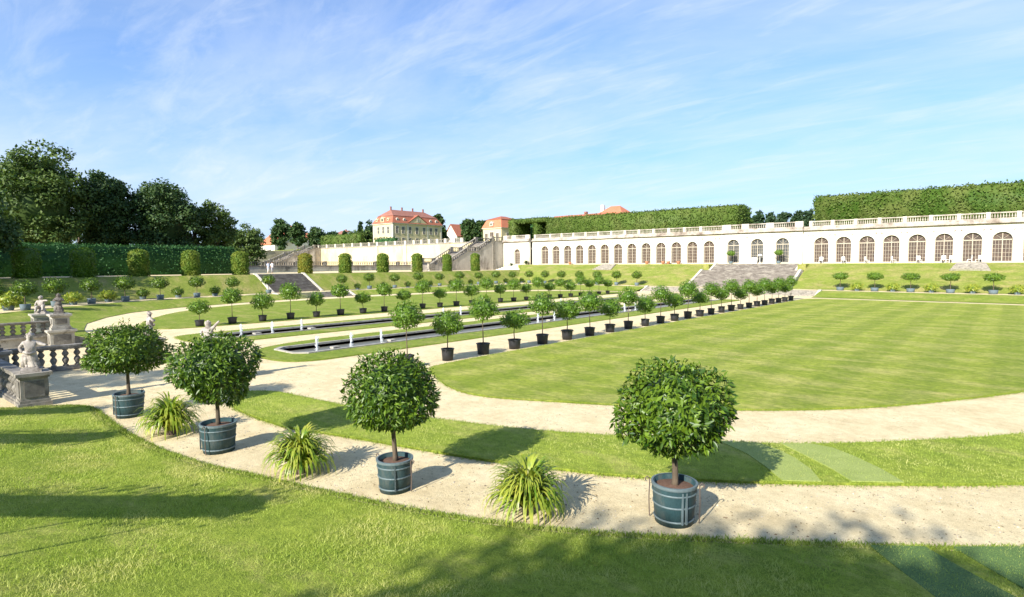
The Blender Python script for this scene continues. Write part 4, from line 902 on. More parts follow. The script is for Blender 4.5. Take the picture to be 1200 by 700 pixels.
# balustrade runs
def balusters(m, a, b, z0, z1, dx, r=.085, n=10):
    a, b = Vector(a), Vector(b); k = max(2, int((b-a).length/dx)); h = z1-z0
    prof = [(.80, 0), (.80, .08), (.45, .10), (.62, .18), (1.0, .34), (.9, .42), (.42, .55), (.9, .66), (1.0, .72), (.55, .86), (.45, .90), (.80, .92), (.80, 1)]
    return [(a.lerp(b, (i+.5)/k), [(r*p, z0+h*q) for p, q in prof]) for i in range(k)]
def rail_run(label, a, b, z, h, mat, group=None, dx=.33, r=.085, name='stone_balustrade', w=.17, sep=True, n=10):
    a, b = Vector((*a, 0)), Vector((*b, 0)); c = (a+b)/2; t = thing(name, label, 'balustrade', (c.x, c.y, z), 0, group); d = (b-a).normalized(); s = Vector((-d.y, d.x, 0)); A, B = a-c, b-c
    def bar(z0, z1, ww): 
        m = MB(); V = [A-s*ww, B-s*ww, B+s*ww, A+s*ww]; m.raw([(v.x, v.y, z0) for v in V]+[(v.x, v.y, z1) for v in V], [(0, 3, 2, 1), (4, 5, 6, 7), (0, 1, 5, 4), (1, 2, 6, 5), (2, 3, 7, 6), (3, 0, 4, 7)]); return m
    mr = bar(h*.86, h*.93, w*.85); mr2 = bar(h*.932, h, w); mr.raw(mr2.v, mr2.f); mr.build('top_rail', mat, t)
    bb = bar(0, h*.10, w); b2 = bar(h*.102, h*.16, w*.8); bb.raw(b2.v, b2.f); bb.build('base_rail', mat, t)
    bl = balusters(None, A, B, h*.162, h*.858, dx, r)
    if sep:
        for p, prof in bl: MB().lathe(prof, (p.x, p.y, 0), n).build('baluster', mat, t, True)
    else:
        m = MB()
        if len(bl) < 6:
            for p, prof in bl: MB().lathe(prof[1::2], (p.x, p.y, 0), 6).build('baluster', mat, t)
            return t
        for p, prof in bl: m.lathe(prof[1::2], (p.x, p.y, 0), 6)
        m.build('balusters', mat, t)
    return t
def pedestal(label, x, y, z, w, h, mat, name='stone_pedestal', rz=0, tall=0):
    t = thing(name, label, 'pedestal', (x, y, z), rz, 'stone pedestals of the garden stairs'); a = w/2
    MB().box(-a-.07, a+.07, -a-.07, a+.07, 0, .12).box(-a-.03, a+.03, -a-.03, a+.03, .122, .2).build('base', mat, t)
    MB().box(-a, a, -a, a, .202, h-.16).build('shaft', mat, t)
    m = MB()
    for s in (-1, 1): m.box(-a*.72, a*.72, s*a+(.003 if s > 0 else -.025), s*a+(.025 if s > 0 else -.003), .28, h-.24); m.box(s*a+(.003 if s > 0 else -.025), s*a+(.025 if s > 0 else -.003), -a*.72, a*.72, .28, h-.24)
    m.build('panel', MT['stone_dark'], t)
    MB().box(-a-.04, a+.04, -a-.04, a+.04, h-.158, h-.10).box(-a-.1, a+.1, -a-.1, a+.1, h-.098, h).build('cap', mat, t)
    return t

# statues: one skinned body each
def skin_body(name, J, E, R, mat, parent, sub=2):
    me = bpy.data.meshes.new(name); me.from_pydata(J, E, []); o = bpy.data.objects.new(name, me); COL.objects.link(o)
    md = o.modifiers.new('skin', 'SKIN'); md.use_smooth_shade = True
    for v, r in zip(me.skin_vertices[0].data, R): v.radius = (r, r) if not isinstance(r, tuple) else r
    me.skin_vertices[0].data[0].use_root = True
    ss = o.modifiers.new('sub', 'SUBSURF'); ss.levels = ss.render_levels = sub
    dg = bpy.context.evaluated_depsgraph_get(); dg.update(); m2 = bpy.data.meshes.new_from_object(o.evaluated_get(dg)); bpy.data.objects.remove(o)
    r = link(name, m2, mat, parent, True); return r
def putto(label, x, y, z, rz, pose, mat, h=1.2, group='putto statues of the garden stairs'):
    t = thing('putto_statue', label, 'statue', (x, y, z), rz, group); s = h*.93
    MB().box(-.2*s, .2*s, -.2*s, .2*s, 0, .07*s).box(-.15*s, .15*s, -.15*s, .15*s, .072*s, .11*s).build('plinth', mat, t)
    b = .11
    # joints: 0 pelvis 1 belly 2 chest 3 neck 4 head 5 headtop | arms | legs
    if pose == 'sit':
        J = [(0, 0, .30), (0, -.01, .40), (0, -.03, .52), (0, -.03, .60), (0, -.04, .69), (0, -.03, .77)]
        legs = [(-.08, -.02, .28), (-.13, -.20, .30), (-.13, -.22, .15), (-.13, -.30, .12), (.08, -.02, .28), (.12, -.17, .38), (.13, -.24, .20), (.13, -.32, .16)]
    else:
        J = [(0, 0, .46), (0, -.02, .55), (0, 0, .67), (0, 0, .76), (.01, -.02, .86), (.01, -.01, .95)]
        legs = [(-.06, 0, .43), (-.08, -.03, .29), (-.08, .01, .15), (-.08, -.08, .12), (.06, 0, .43), (.08, -.09 if pose == 'step' else -.03, .29), (.08, .01, .15), (.09, -.07, .12)]
    zc = J[2][2]
    arms = {'raise': [(-.12, 0, zc+.03), (-.19, -.03, zc-.07), (-.13, -.12, zc-.13), (.12, 0, zc+.04), (.22, -.02, zc+.15), (.33, -.03, zc+.27)],
            'hold': [(-.12, 0, zc+.03), (-.20, .0, zc-.09), (-.15, -.08, zc-.20), (.12, 0, zc+.03), (.22, -.06, zc-.02), (.32, -.12, zc-.05)],
            'step': [(-.12, 0, zc+.03), (-.19, -.05, zc-.07), (-.07, -.15, zc-.02), (.12, 0, zc+.03), (.19, -.06, zc-.07), (.06, -.16, zc-.0)],
            'sit': [(-.12, -.03, zc+.02), (-.19, -.02, zc-.09), (-.2, -.08, zc-.18), (.11, -.03, zc+.03), (.20, -.10, zc+.05), (.30, -.16, zc+.04)]}[pose]
    J = J+arms+legs; E_ = [(0, 1), (1, 2), (2, 3), (3, 4), (4, 5), (2, 6), (6, 7), (7, 8), (2, 9), (9, 10), (10, 11), (0, 12), (12, 13), (13, 14), (14, 15), (0, 16), (16, 17), (17, 18), (18, 19)]
    R = [.10, .105, .10, .05, .088, .06, .05, .042, .028, .05, .042, .028, .07, .062, .042, .03, .07, .062, .042, .03]
    skin_body('body', [(a*s, bb*s, c*s) for a, bb, c in J], E_, [r*s for r in R], mat, t)
    hd = J[4]; rng = np.random.default_rng(int(abs(x)*10)); m = MB()
    for k in range(26):                              # stone curls
        d = rdir(1, rng)[0]
        if d[1] < -.35 and d[2] < .45: continue
        m.lathe([(.004, -.022*s), (.02*s, -.01*s), (.024*s, .0), (.02*s, .012*s), (.004, .022*s)], ((hd[0]+d[0]*.070)*s, (hd[1]+d[1]*.072+.008)*s, (hd[2]+.012+d[2]*.075)*s), 7)
    m.build('curls', mat, t, True)
    f = MB(); f.lathe([(.004, -.014*s), (.012*s, 0), (.004, .014*s)], (hd[0]*s, (hd[1]-.09)*s, hd[2]*s-.005), 6)
    for sx in (-1, 1): f.lathe([(.003, -.008*s), (.011*s, 0), (.003, .008*s)], ((hd[0]+sx*.033)*s, (hd[1]-.082)*s, (hd[2]+.022)*s), 6); f.lathe([(.003, -.02*s), (.012*s, 0), (.003, .02*s)], ((hd[0]+sx*.088)*s, (hd[1])*s, (hd[2]-.0)*s), 6)
    f.build('face', mat, t, True)
    # drapery falling from the hip, or a tree stump
    m = MB(); base = .11*s
    if pose == 'sit': m.lathe([(.16*s, 0), (.15*s, .05*s), (.12*s, .12*s), (.10*s, .17*s)], (0, .02*s, base), 9)
    else:
        n = 22; rows = [(.46, .115, .105), (.38, .13, .12), (.28, .135, .13), (.18, .14, .135), (.12, .15, .145)]; vs = []
        for i, (zz, ra, rb) in enumerate(rows):
            for k in range(n):
                a = math.pi*(.15+1.5*k/(n-1))+.4; q = 1+.12*math.sin(k*2.3+i*.7)*(.4+i*.2); vs.append((ra*q*math.cos(a)*s+(.02*i*s), rb*q*math.sin(a)*s+.02*s, zz*s))
        fs = [(i*n+k, i*n+k+1, (i+1)*n+k+1, (i+1)*n+k) for i in range(len(rows)-1) for k in range(n-1)]
        m.raw(vs, fs); m.tube([(-.13*s, -.10*s, .50*s), (-.02*s, -.13*s, .44*s), (.10*s, -.09*s, .47*s)], [.03*s, .035*s, .03*s], 7)
        m.tube([(-.13*s, .05*s, base), (-.14*s, .06*s, .3*s), (-.12*s, .07*s, .42*s)], [.07*s, .055*s, .045*s], 8)
    m.build('drapery', mat, t, True)
    return t
S_, SDk = MT['stone'], MT['stone_dark']
# first landing: four corners
pedestal('squat panelled pedestal under the pale putto, nearest the foreground lawn', -21.15, 2.95, 0, .62, .98, S_)
putto('pale putto with outstretched arm on the nearest pedestal', -21.15, 2.95, .985, math.radians(78), 'hold', MT['statue'], 1.28)
pedestal('broad dark pedestal at the left frame edge', -27.3, 2.75, 0, .8, .98, S_)
putto('blackened putto on the pedestal at the left frame edge', -27.3, 2.75, .985, math.radians(60), 'step', MT['statue_dark'], 1.25)
q = at(246, 447); pedestal('pedestal hidden behind the second tub tree, under the waving putto', q[0], q[1], 0, .7, .98, S_)
putto('putto raising one arm above the second tub tree', q[0], q[1], .985, math.radians(50), 'raise', MT['statue'], 1.28)
q = at(177, 424); pedestal('pedestal behind the leftmost tub tree, under a brownish putto', q[0], q[1], 0, .7, .98, S_)
putto('brownish putto seen above the leftmost tub tree', q[0], q[1], .985, math.radians(190), 'step', MT['statue'], 1.28)
rail_run('weathered balustrade between the left edge pedestal and the leftmost tub tree', (-27.4, 3.2), (-27.4, 7.6), 0, .98, SDk, dx=.36, r=.115)
rail_run('dark balustrade leaving the nearest pedestal towards the left frame edge', (-21.55, 2.75), (-26.8, 2.45), 0, .96, SDk, dx=.36, r=.115)
# retaining wall with second balustrade
t = thing('retaining_wall', 'pale stone retaining wall under the farther balustrade', 'wall', (-35, 3.5, 0))
MB().box(-.2, .2, -4.2, 2.4, -.1, .60).build('wall_face', MT['stone_pale'], t); MB().box(-.27, .27, -4.2, 2.4, .602, .68).build('coping', S_, t)
MB().extr([(2.4, -.1), (2.4, .75), (2.65, .72), (4.3, .12), (4.3, -.1)], lambda a, z: (-.22, a, z), lambda a, z: (.22, a, z)).build('ramp_wall', S_, t)
rail_run('farther balustrade with stout balusters on the retaining wall', (-35, .0), (-35, 5.6), .68, .70, SDk, dx=.36, r=.12, w=.19)
pedestal('tall two-tier stone pedestal at the end of the farther balustrade', -34.75, 6.0, 0, .95, .95, MT['stone_pale'])
pedestal('upper block of the tall pedestal carrying the slim putto', -34.75, 6.0, .952, .66, .76, MT['stone_pale'])
putto('slim brown putto standing on the tall two-tier pedestal', -34.75, 6.0, 1.715, math.radians(75), 'step', MT['statue_dark'], 1.12)
pedestal('low pale pedestal behind the farther balustrade', -42.6, 6.55, .2, .9, 1.05, MT['stone_pale'])
putto('seated putto with one arm out on the low pale pedestal', -42.6, 6.55, 1.255, math.radians(60), 'sit', MT['statue'], 1.45)

# left terrace: low wall with balustrade, grand stairs, cream wall
t = thing('terrace_wall', 'long low grey wall behind the yew columns under a balustrade', 'wall', (-103.3, 66, 2.8)); MB().box(-.3, .3, -24, 24.5, 0, .95).build('wall_face', MT['stone_grey'], t); MB().box(-.38, .38, -24, 24.5, .952, 1.05).build('coping', SDk, t)
for i in range(8):
    y0 = 42+6.0*i; rail_run(f'dark balustrade bay on the low terrace wall, {ORD[i]} from the left', (-103.3, y0+.6), (-103.3, y0+6.0), 3.85, .85, SDk, 'balustrade bays of the low terrace wall', dx=.45, r=.1, sep=False)
    t = thing('balustrade_post', f'stone post of the low terrace wall, {ORD[i]} from the left', 'post', (-103.3, y0+.3, 3.85), 0, 'posts of the low terrace wall'); MB().box(-.24, .24, -.3, .3, .002, .85).build('shaft', S_, t); MB().box(-.3, .3, -.36, .36, .852, .95).build('cap', S_, t)
struct('upper_court_ground', MB().box(-166, -103.6, 60, 93.1, 2.6, 3.82), MT['gravel'])
t = thing('upper_retaining_wall', 'high cream plastered retaining wall under the manor', 'wall', (-130, 93.1, 3)); x0, x1 = -161.5+130, -84+130
MB().box(x0, x1, 0, .6, 0, 6.1).build('wall_face', MT['cream'], t); MB().box(x0, x1, -.12, .62, 6.102, 6.3).build('coping', S_, t)
for px in (372.5, 441.5, 475): X = aty(px, 300, 93.1)[0]+130; MB().box(X-.6, X+.6, -.18, -.003, 0, 6.1).build('pilaster', MT['stone_grey'], t)
xs = [aty(px, 290, 93.1)[0] for px in (373, 383, 393, 403, 413, 423, 432.5, 442, 452.5, 463, 475, 485, 494, 503, 512.5, 522, 532, 541)]
for i, (a, b) in enumerate(zip(xs, xs[1:])):
    rail_run(f'balustrade bay on the high cream wall, {ORD[i]} from the left', (a+.55, 93.3), (b-.55, 93.3), 9.3, .95, S_, 'balustrade bays of the high cream wall', dx=.5, r=.11, sep=False)
for i, a in enumerate(xs):
    t = thing('balustrade_post', f'pale post on the high cream wall, {ORD[i]} from the left', 'post', (a, 93.3, 9.3), 0, 'posts of the high cream wall'); MB().box(-.38, .38, -.26, .26, .002, .95).build('shaft', MT['trimw'], t); MB().box(-.42, .42, -.32, .32, .952, 1.04).build('cap', MT['trimw'], t)
def grand_stairs(label, X0, X1, ys, zb, seed):
    """rises along +Y between two stringer walls; ys: list of (y,z) floor profile"""
    t = thing('grand_staircase', label, 'staircase', ((X0+X1)/2, ys[0][0], zb)); cx, cy = (X0+X1)/2, ys[0][0]; w = (X1-X0)/2
    m = MB()
    for (ya, za), (yb, zb_) in zip(ys, ys[1:]):
        n = max(1, int(abs(zb_-za)/.17)) if zb_ > za+.1 else 1
        for i in range(n):
            zt = za+(zb_-za)*(i+1)/n; a = ya+(yb-ya)*i/n; b_ = ya+(yb-ya)*(i+1)/n; m.box(-w+.3, w-.3, a-cy, b_-cy, 0, zt-zb)
    m.build('treads', MT['steps'], t)
    prof = [(y, z+.35) for y, z in ys]
    for s, nm in ((1, 'side_wall'), (-1, 'side_wall')):
        P = [(ys[0][0]-.3, zb)]+[(y, z) for y, z in prof]+[(ys[-1][0], zb)]
        xa, xb = (w-.3, w) if s > 0 else (-w, -w+.3)
        MB().extr([(a-cy, z-zb) for a, z in P], lambda a, z: (xa, a, z), lambda a, z: (xb, a, z)).build(nm, MT['stone_grey'], t)
        for (ya, za), (yb, z2) in zip(prof, prof[1:]):   # railing segments: coping, balusters
            r = MB(); x_a, x_b = (w-.38, w+.08) if s > 0 else (-w-.08, -w+.38)
            for lo, hi in ((.002, .12), (.78, .95)):
                r.extr([(ya-cy, za-zb+lo), (yb-cy, z2-zb+lo), (yb-cy, z2-zb+hi), (ya-cy, za-zb+hi)], lambda a, z: (x_a, a, z), lambda a, z: (x_b, a, z))
            rr = r.build('railing', S_, t); k = max(2, int((yb-ya)/.5)); 
            for i in range(k): u = (i+.5)/k; MB().lathe([(.06, .12), (.11, .32), (.05, .6), (.08, .78)], ((x_a+x_b)/2, ya+(yb-ya)*u-cy, za+(z2-za)*u-zb), 6).build('baluster', SDk, rr)
            p = MB(); p.box(x_a-.04, x_b+.04, ya-cy-.35, ya-cy+.35, za-zb, za-zb+1.05); p.build('post', S_, t)
    for yy, zt in ((ys[2][0]+.0, ys[2][1]), (ys[-2][0]+.2, ys[-2][1]), ((ys[1][0]+ys[2][0])/2-3, ys[1][1])): MB().box(w+.003, w+.12, yy-cy-.35, yy-cy+.35, 0, zt-zb+.2).build('pilaster', MT['stone'], t)
    return t
grand_stairs('grey stone grand staircase climbing right beside the orangery end', -89.2, -83.9, [(71.2, 2.83), (73.5, 4.0), (76.6, 4.0), (81.4, 6.35), (84.1, 6.35), (88.8, 8.6), (93.0, 8.65)], 2.8, 1)
grand_stairs('pale grand staircase at the left end of the cream wall', -168, -161.6, [(74.5, 2.83), (78.3, 4.0), (80.0, 4.6), (84.5, 6.6), (86, 6.8), (91, 8.9), (93.0, 9.0)], 2.8, 2)
t = thing('ramp_wall', 'sloping pale wall left of the pale grand staircase', 'wall', (-172, 74, 2.8))
MB().extr([(-12, 0), (-12, 1.7), (-4, 3.2), (8, 5.7), (19, 6.2), (19, 0)], lambda a, z: (-.4, a, z), lambda a, z: (.4, a, z)).build('wall_face', MT['cream'], t)
MB().extr([(-12, 1.702), (-4, 3.202), (8, 5.702), (8, 6.0), (-4, 3.5), (-12, 2.0)], lambda a, z: (-.55, a, z), lambda a, z: (.55, a, z)).build('coping', S_, t)

def win(root, face, u, z0, z1, w, plane, mat=None):
    """simple sash window let into a house wall. face 'y': plane y=plane facing -Y; 'x': plane x=plane facing +X"""
    g = (lambda a, d, z: (a, plane-d, z)) if face == 'y' else (lambda a, d, z: (plane+d, a, z))
    def bx(m, a0, a1, d0, d1, q0, q1):
        V = [g(a, d, z) for z in (q0, q1) for a, d in ((a0, d0), (a1, d0), (a1, d1), (a0, d1))]; m.raw(V, [(0, 3, 2, 1), (4, 5, 6, 7), (0, 1, 5, 4), (1, 2, 6, 5), (2, 3, 7, 6), (3, 0, 4, 7)]); return m
    f = MB(); h = w/2; bx(f, u-h-.14, u-h, .003, .07, z0-.12, z1+.14); bx(f, u+h, u+h+.14, .003, .07, z0-.12, z1+.14); bx(f, u-h, u+h, .003, .08, z1, z1+.14); bx(f, u-h, u+h, .003, .12, z0-.12, z0)
    bx(f, u-.03, u+.03, .03, .06, z0, z1); bx(f, u-h, u+h, .03, .055, (z0+z1)/2-.03, (z0+z1)/2+.03)
    o = f.build('window', MT['trimw'], root); bx(MB(), u-h, u+h, .004, .025, z0, z1).build('pane', mat or MT['pane_dark'], o)
def mansard(root, x0, x1, y0, y1, ze, zb, zr, inx, o, mat, mat2=None, flare=.35, ridge=None):
    A = [(x0-o, y0-o, ze), (x1+o, y0-o, ze), (x1+o, y1+o, ze), (x0-o, y1+o, ze)]; B = [(x0+inx, y0+inx, zb), (x1-inx, y0+inx, zb), (x1-inx, y1-inx, zb), (x0+inx, y1-inx, zb)]
    lo = MB().raw(A+B, [(0, 1, 5, 4), (1, 2, 6, 5), (2, 3, 7, 6), (3, 0, 4, 7), (3, 2, 1, 0)]); r = lo.build('roof', mat, root)
    C = [(a+(-.15 if a < (x0+x1)/2 else .15), b+(-.15 if b < (y0+y1)/2 else .15), c+.01) for a, b, c in B]; xm = (x0+x1)/2; ym0, ym1 = y0+(x1-x0)/2, y1-(x1-x0)/2
    if ridge: ym0, ym1 = ridge
    up = MB().raw(C+[(xm, ym0, zr), (xm, ym1, zr)], [(0, 1, 4), (1, 2, 5, 4), (2, 3, 5), (3, 0, 4, 5), (3, 2, 1, 0)]); up.build('upper_roof', mat2 or mat, r); return r
# yellow manor
t = thing('manor_house', 'pale yellow manor with red mansard roof and pediment above the cream wall', 'manor house', (-138.7, 103.5, 9.2)); D_, L_ = 9.6, 19.0
MB().box(-D_, 0, 0, L_, 0, 7.1).build('wall', MT['manor'], t); MB().box(-D_-.3, .3, -.3, L_+.3, 7.103, 7.35).build('cornice', MT['trimw'], t)
rf = mansard(t, -D_, 0, 0, L_, 7.353, 9.6, 11.7, .95, .42, MT['rooft'], MT['roofd'], ridge=(3.0, 16.0))
for xx, yy in ((0, 0), (0, L_), (-D_, 0), (0, 5.6), (0, 13.4)): MB().box(xx-.32, xx+.06, yy-.06 if yy == 0 else yy-.3, yy+.3, 0, 7.1).build('wall_strip', MT['trimw'], t)
for i, px in enumerate((465.2, 472.6, 480.4, 488.6, 497, 504.7, 511.1)):
    u = atx(px, 270, -138.7)[1]-103.5; win(t, 'x', u, 4.3, 6.3, .95, 0); win(t, 'x', u, 1.3, 2.9, .95, 0)
for px in (443.6, 449.3, 455.0):
    u = aty(px, 270, 103.5)[0]+138.7; win(t, 'y', u, 4.3, 6.3, .95, 0); win(t, 'y', u, 1.3, 2.9, .95, 0)
MB().extr([(5.6, 7.36), (13.4, 7.36), (9.5, 9.75)], lambda a, z: (.25, a, z), lambda a, z: (-1.2, a, z)).build('pediment', MT['manor'], t)
MB().extr([(5.4, 7.37), (9.5, 9.9), (13.6, 7.37), (13.9, 7.42), (9.5, 10.12), (5.1, 7.42)], lambda a, z: (.34, a, z), lambda a, z: (-1.6, a, z)).build('pediment_roof', MT['rooft'], t)
win(t, 'x', 9.5, 8.1, 8.75, .6, .252)
def dormer(root, face, u, z, w, h, plane, mat, rmat):
    g = (lambda a, d, zz: (a, plane-d, zz)) if face == 'y' else (lambda a, d, zz: (plane+d, a, zz)); P = [(u-w/2, z), (u+w/2, z), (u+w/2, z+h*.7), (u, z+h), (u-w/2, z+h*.7)]
    o = MB().extr(P, lambda a, zz: g(a, .12, zz), lambda a, zz: g(a, -1.1, zz)).build('dormer', mat, root)
    MB().extr([(u-w*.26, z+.2), (u+w*.26, z+.2), (u+w*.26, z+h*.6), (u-w*.26, z+h*.6)], lambda a, zz: g(a, .15, zz), lambda a, zz: g(a, .123, zz)).build('pane', MT['pane_dark'], o)
for u in (1.9, 4.5, 14.8, 17.2): dormer(rf, 'x', u, 8.0, .9, .95, -.15, MT['trimw'], MT['rooft'])
for u, w in ((-7.6, .9), (-4.8, 1.6), (-2.0, .9)): dormer(rf, 'y', u, 7.7 if w > 1 else 8.0, w, 1.7 if w > 1 else .95, -.15, MT['manor'], MT['rooft'])
for y in (3.0, 7.2, 11.4, 15.6): m = MB().box(-D_/2-.16, -D_/2+.16, y-.2, y+.2, 11.2, 12.5); m.box(-D_/2-.2, -D_/2+.2, y-.25, y+.25, 12.502, 12.62); m.build('chimney', MT['roofd'], rf)
# small pavilion house
t = thing('garden_pavilion', 'small cream pavilion with orange mansard roof beside the upper hedge', 'pavilion', (-109.5, 112, 9.2)); a = 6.8
MB().box(0, a, 0, 9, 0, 4.45).build('wall', MT['manor'], t); MB().box(-.25, a+.25, -.25, 9.25, 4.453, 4.65).build('cornice', MT['trimw'], t)
rf = mansard(t, 0, a, 0, 9, 4.653, 6.95, 8.0, .75, .3, MT['roofo'], MT['rooft'], ridge=(3.6, 5.4))
for u in (1.3, 5.4): win(t, 'y', u, .9, 3.2, .95, 0, MT['pane'])
win(t, 'y', 3.35, .2, 3.5, 1.3, 0, MT['pane']); win(t, 'x', 2.5, .9, 3.2, .95, a, MT['pane']); win(t, 'x', 6, .9, 3.2, .95, a, MT['pane'])
dormer(rf, 'y', 3.4, 5.1, 1.1, 1.3, -.25, MT['trimw'], MT['roofo']); dormer(rf, 'x', 4.5, 5.1, 1.1, 1.3, a-.25, MT['trimw'], MT['roofo'])
# plain houses with gabled roofs
def gable(label, x0, x1, y0, y1, z0, ze, zr, axis, wm, rm, name='farm_house'):
    t = thing(name, label, 'house', (x0, y0, z0)); W, L2 = x1-x0, y1-y0; he, hr = ze-z0, zr-z0
    if axis == 'y':
        MB().extr([(0, 0), (W, 0), (W, he), (W/2, hr-.15), (0, he)], lambda a, z: (a, 0, z), lambda a, z: (a, L2, z)).build('wall', wm, t)
        r = MB().extr([(-.4, he-.35), (W/2, hr), (W+.4, he-.35), (W+.4, he-.05), (W/2, hr+.3), (-.4, he-.05)], lambda a, z: (a, -.3, z), lambda a, z: (a, L2+.3, z)).build('roof', rm, t)
        for u in (W*.32, W*.68): win(t, 'y', u, he*.35, he*.35+1.3, .8, 0)
    else:
        MB().extr([(0, 0), (L2, 0), (L2, he), (L2/2, hr-.15), (0, he)], lambda a, z: (0, a, z), lambda a, z: (W, a, z)).build('wall', wm, t)
        r = MB().extr([(-.4, he-.35), (L2/2, hr), (L2+.4, he-.35), (L2+.4, he-.05), (L2/2, hr+.3), (-.4, he-.05)], lambda a, z: (-.3, a, z), lambda a, z: (W+.3, a, z)).build('roof', rm, t)
        for u in (W*.3, W*.7): win(t, 'y', u, he*.35, he*.35+1.3, .8, 0)
    MB().box(W*.6, W*.6+.7, L2*.45, L2*.45+.7, hr-1.2, hr+.9).build('chimney', MT['roofd'], r); return t
p0, p1 = aty(521.5, 277, 150), aty(535.5, 277, 150); gable('white gabled house with a bright red roof right of the manor', p0[0], p1[0], 150, 166, 9.2, aty(530, 277, 150)[2], aty(529, 263.5, 150)[2], 'y', MT['plaster'], MT['rooft'])
p0, p1 = aty(305, 290, 102), aty(322, 290, 102); gable('white house with a large orange roof left of the round dark trees', p0[0], p1[0], 102, 118, 7, aty(306, 286.5, 102)[2], aty(306, 270, 110)[2]+.3, 'x', MT['plaster'], MT['roofo'])
p0, p1 = aty(356, 290, 125), aty(361, 290, 125); gable('narrow glimpse of a brick house between the dark trees', p0[0]-8, p1[0], 125, 135, 9.2, aty(358, 281, 125)[2], aty(358, 274, 130)[2], 'x', MT['rooft'], MT['rooft'])
p0, p1 = aty(390, 275, 160), aty(399, 275, 160); gable('tiny pale gable beyond the low clipped hedge', p0[0], p1[0], 160, 170, 9.2, aty(395, 276, 160)[2], aty(395, 272, 165)[2], 'x', MT['plaster'], MT['roofd'])
p0, p1 = aty(640, 252, 118), aty(700, 250, 118); gable('long low red roof rising behind the left upper hedge', p0[0], p1[0], 118, 126, 9.2, 13.6, aty(690, 250.8, 122)[2]-.3, 'x', MT['plaster'], MT['rooft'])
p0, p1 = aty(694, 250, 122), aty(729, 250, 122); t = thing('pyramid_roofed_house', 'orange pyramid roof peeking over the left upper hedge', 'house', (p0[0], 122, 9.2)); W = p1[0]-p0[0]; zt = aty(712, 242.3, 126)[2]-9.2
MB().box(0, W, 0, 8, 0, 6.4).build('wall', MT['plaster'], t); r = MB().raw([(-.4, -.4, 6.4), (W+.4, -.4, 6.4), (W+.4, 8.4, 6.4), (-.4, 8.4, 6.4), (W*.35, 4, zt), (W*.65, 4, zt)], [(0, 1, 5, 4), (1, 2, 5), (2, 3, 4, 5), (3, 0, 4), (3, 2, 1, 0)]).build('roof', MT['roofo'], t)
MB().box(.6, 1.4, 3, 3.8, 6, zt+.4).build('chimney', MT['white'], r)
for u in (W*.25, W*.75): win(t, 'y', u, 2, 3.6, .9, 0)

# two walkers on the left terrace
def person(label, x, y, z, rz, top, legm, h=1.72):
    t = thing('person', label, 'person', (x, y, z), rz); s = h/1.75
    J = [(0, 0, .93), (0, 0, 1.12), (0, .01, 1.36), (0, .01, 1.50), (0, -.01, 1.62), (0, -.0, 1.72), (-.19, 0, 1.40), (-.24, .03, 1.12), (-.22, -.08, .88), (-.22, -.1, .8), (.19, 0, 1.40), (.25, -.02, 1.13), (.22, -.12, .92), (.22, -.14, .84), (-.09, 0, .88), (-.11, -.12, .48), (-.11, .02, .08), (-.11, -.12, .04), (.09, 0, .88), (.11, .06, .48), (.11, .22, .10), (.11, .12, .04)]
    E_ = [(0, 1), (1, 2), (2, 3), (3, 4), (4, 5), (2, 6), (6, 7), (7, 8), (8, 9), (2, 10), (10, 11), (11, 12), (12, 13), (0, 14), (14, 15), (15, 16), (16, 17), (0, 18), (18, 19), (19, 20), (20, 21)]
    R = [.14, .13, .15, .055, .095, .07, .06, .045, .032, .03, .06, .045, .032, .03, .10, .065, .04, .035, .10, .065, .04, .035]
    skin_body('body', [(a*s, b*s, c*s) for a, b, c in J], E_, [r*s for r in R], MT['skin'], t)
    MB().lathe([(.17*s, .86*s), (.18*s, 1.0*s), (.16*s, 1.15*s), (.19*s, 1.36*s), (.13*s, 1.47*s), (.07*s, 1.5*s)], n=14).tube([(-.17*s, 0, 1.42*s), (-.24*s, .02*s, 1.15*s)], [.075*s, .06*s], 8).tube([(.17*s, 0, 1.42*s), (.25*s, -.02*s, 1.15*s)], [.075*s, .06*s], 8).build('shirt', top, t, True)
    MB().tube([(-.09*s, 0, .95*s), (-.11*s, -.12*s, .5*s), (-.11*s, .0, .12*s)], [.13*s, .085*s, .07*s], 9).tube([(.09*s, 0, .95*s), (.11*s, .06*s, .5*s), (.11*s, .2*s, .14*s)], [.13*s, .085*s, .07*s], 9).build('trousers', legm, t, True)
    MB().lathe([(.02, 1.62*s), (.105*s, 1.64*s), (.10*s, 1.72*s), (.05*s, 1.78*s)], (0, .02*s, 0), 12).build('hair', MT['hair'], t, True)
P = at(314.5, 320.5, 2.84); P2 = at(318.2, 320.5, 2.84)
person('person in a pale blue top and light trousers walking on the left terrace', P[0], P[1], 2.84, math.radians(100), MT['cloth_a'], MT['cloth_b'])
person('person in a white top and grey trousers, right one of the two walkers', P2[0]+.3, P2[1], 2.84, math.radians(90), MT['cloth_b'], MT['cloth_c'])

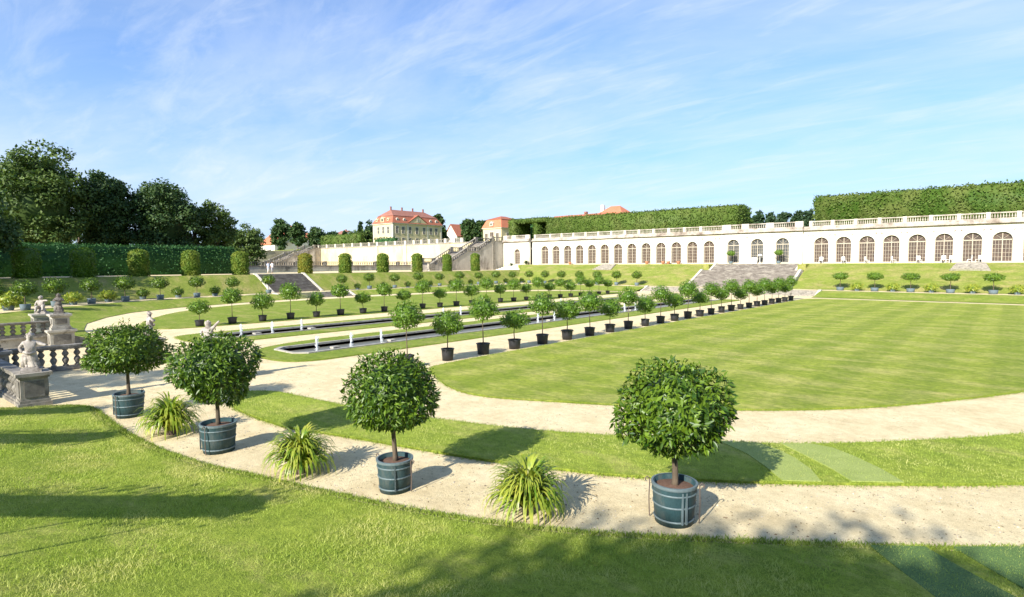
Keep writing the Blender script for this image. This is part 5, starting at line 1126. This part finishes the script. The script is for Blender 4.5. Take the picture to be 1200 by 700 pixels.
# ------------------------------------------------------------------ light
sun = bpy.data.lights.new('sun', 'SUN'); sun.energy = 5.0; sun.angle = math.radians(.53); sun.color = (1, .95, .86)
so = bpy.data.objects.new('sun', sun); COL.objects.link(so); so.rotation_euler = SUNV.to_track_quat('Z', 'Y').to_euler()
w = bpy.data.worlds.new('World'); SC.world = w; w.use_nodes = True; nt = w.node_tree; bg = nt.nodes['Background']
sky = nd(nt, 'ShaderNodeTexSky', sky_type='NISHITA'); sky.sun_disc = False; el = math.atan2(SUNV.z, math.hypot(SUNV.x, SUNV.y))
sky.sun_elevation = el; sky.sun_rotation = math.atan2(SUNV.x, SUNV.y); sky.air_density = 1.0; sky.dust_density = .6; sky.ozone_density = 2.2; sky.altitude = 200
tc = nd(nt, 'ShaderNodeTexCoord').outputs['Generated']; sp_ = nd(nt, 'ShaderNodeSeparateXYZ'); nt.links.new(tc, sp_.inputs[0])
def mth(op, a, b=None, c=None):
    n = nd(nt, 'ShaderNodeMath', operation=op)
    for s, v in zip(n.inputs, (a, b, c)):
        if v is None: continue
        if hasattr(v, 'node'): nt.links.new(v, s)
        else: s.default_value = v
    return n.outputs[0]
zc = mth('ADD', mth('MAXIMUM', sp_.outputs[2], 0.), .12); cb = nd(nt, 'ShaderNodeCombineXYZ')
nt.links.new(mth('DIVIDE', sp_.outputs[0], zc), cb.inputs[0]); nt.links.new(mth('DIVIDE', sp_.outputs[1], zc), cb.inputs[1])
def cloud(scale, rot, st, det, dist, lo, hi, seed):
    mp = nd(nt, 'ShaderNodeMapping'); nt.links.new(cb.outputs[0], mp.inputs[0]); mp.inputs['Rotation'].default_value = (0, 0, rot); mp.inputs['Scale'].default_value = st; mp.inputs['Location'].default_value = (seed, seed*.7, 0)
    return ramp(nt, noise(nt, scale, det, .62, mp.outputs[0], dist), [(lo, (0, 0, 0)), (hi, (1, 1, 1))])
c1 = cloud(.42, math.radians(60), (1, 2.0, 1), 8, .5, .36, .80, 3.); c2 = cloud(1.5, math.radians(35), (1, 3.4, 1), 9, .5, .50, .80, 8.); 
ca = mix(nt, 1., c1, (.80, .80, .80), 'MULTIPLY'); cbb = mix(nt, 1., c2, (.38, .38, .38), 'MULTIPLY'); call = mix(nt, 1., ca, cbb, 'ADD')
haze = ramp(nt, sp_.outputs[2], [(0., (.85, .85, .85)), (.42, (0, 0, 0))])
skyc = mix(nt, 1., sky.outputs[0], (.50, .80, 1.13), 'MULTIPLY')
col = mix(nt, haze, skyc, (2.85, 3.55, 4.7)); col = mix(nt, call, col, (4.2, 4.6, 5.1))
nt.links.new(col, bg.inputs['Color']); bg.inputs['Strength'].default_value = .11
SC.view_settings.view_transform = 'Standard'; SC.view_settings.look = 'None'; SC.view_settings.exposure = 1.0; SC.view_settings.gamma = 1
SC.render.engine = 'CYCLES'; SC.cycles.max_bounces = 6; SC.cycles.transparent_max_bounces = 8; SC.cycles.caustics_reflective = False; SC.cycles.caustics_refractive = False
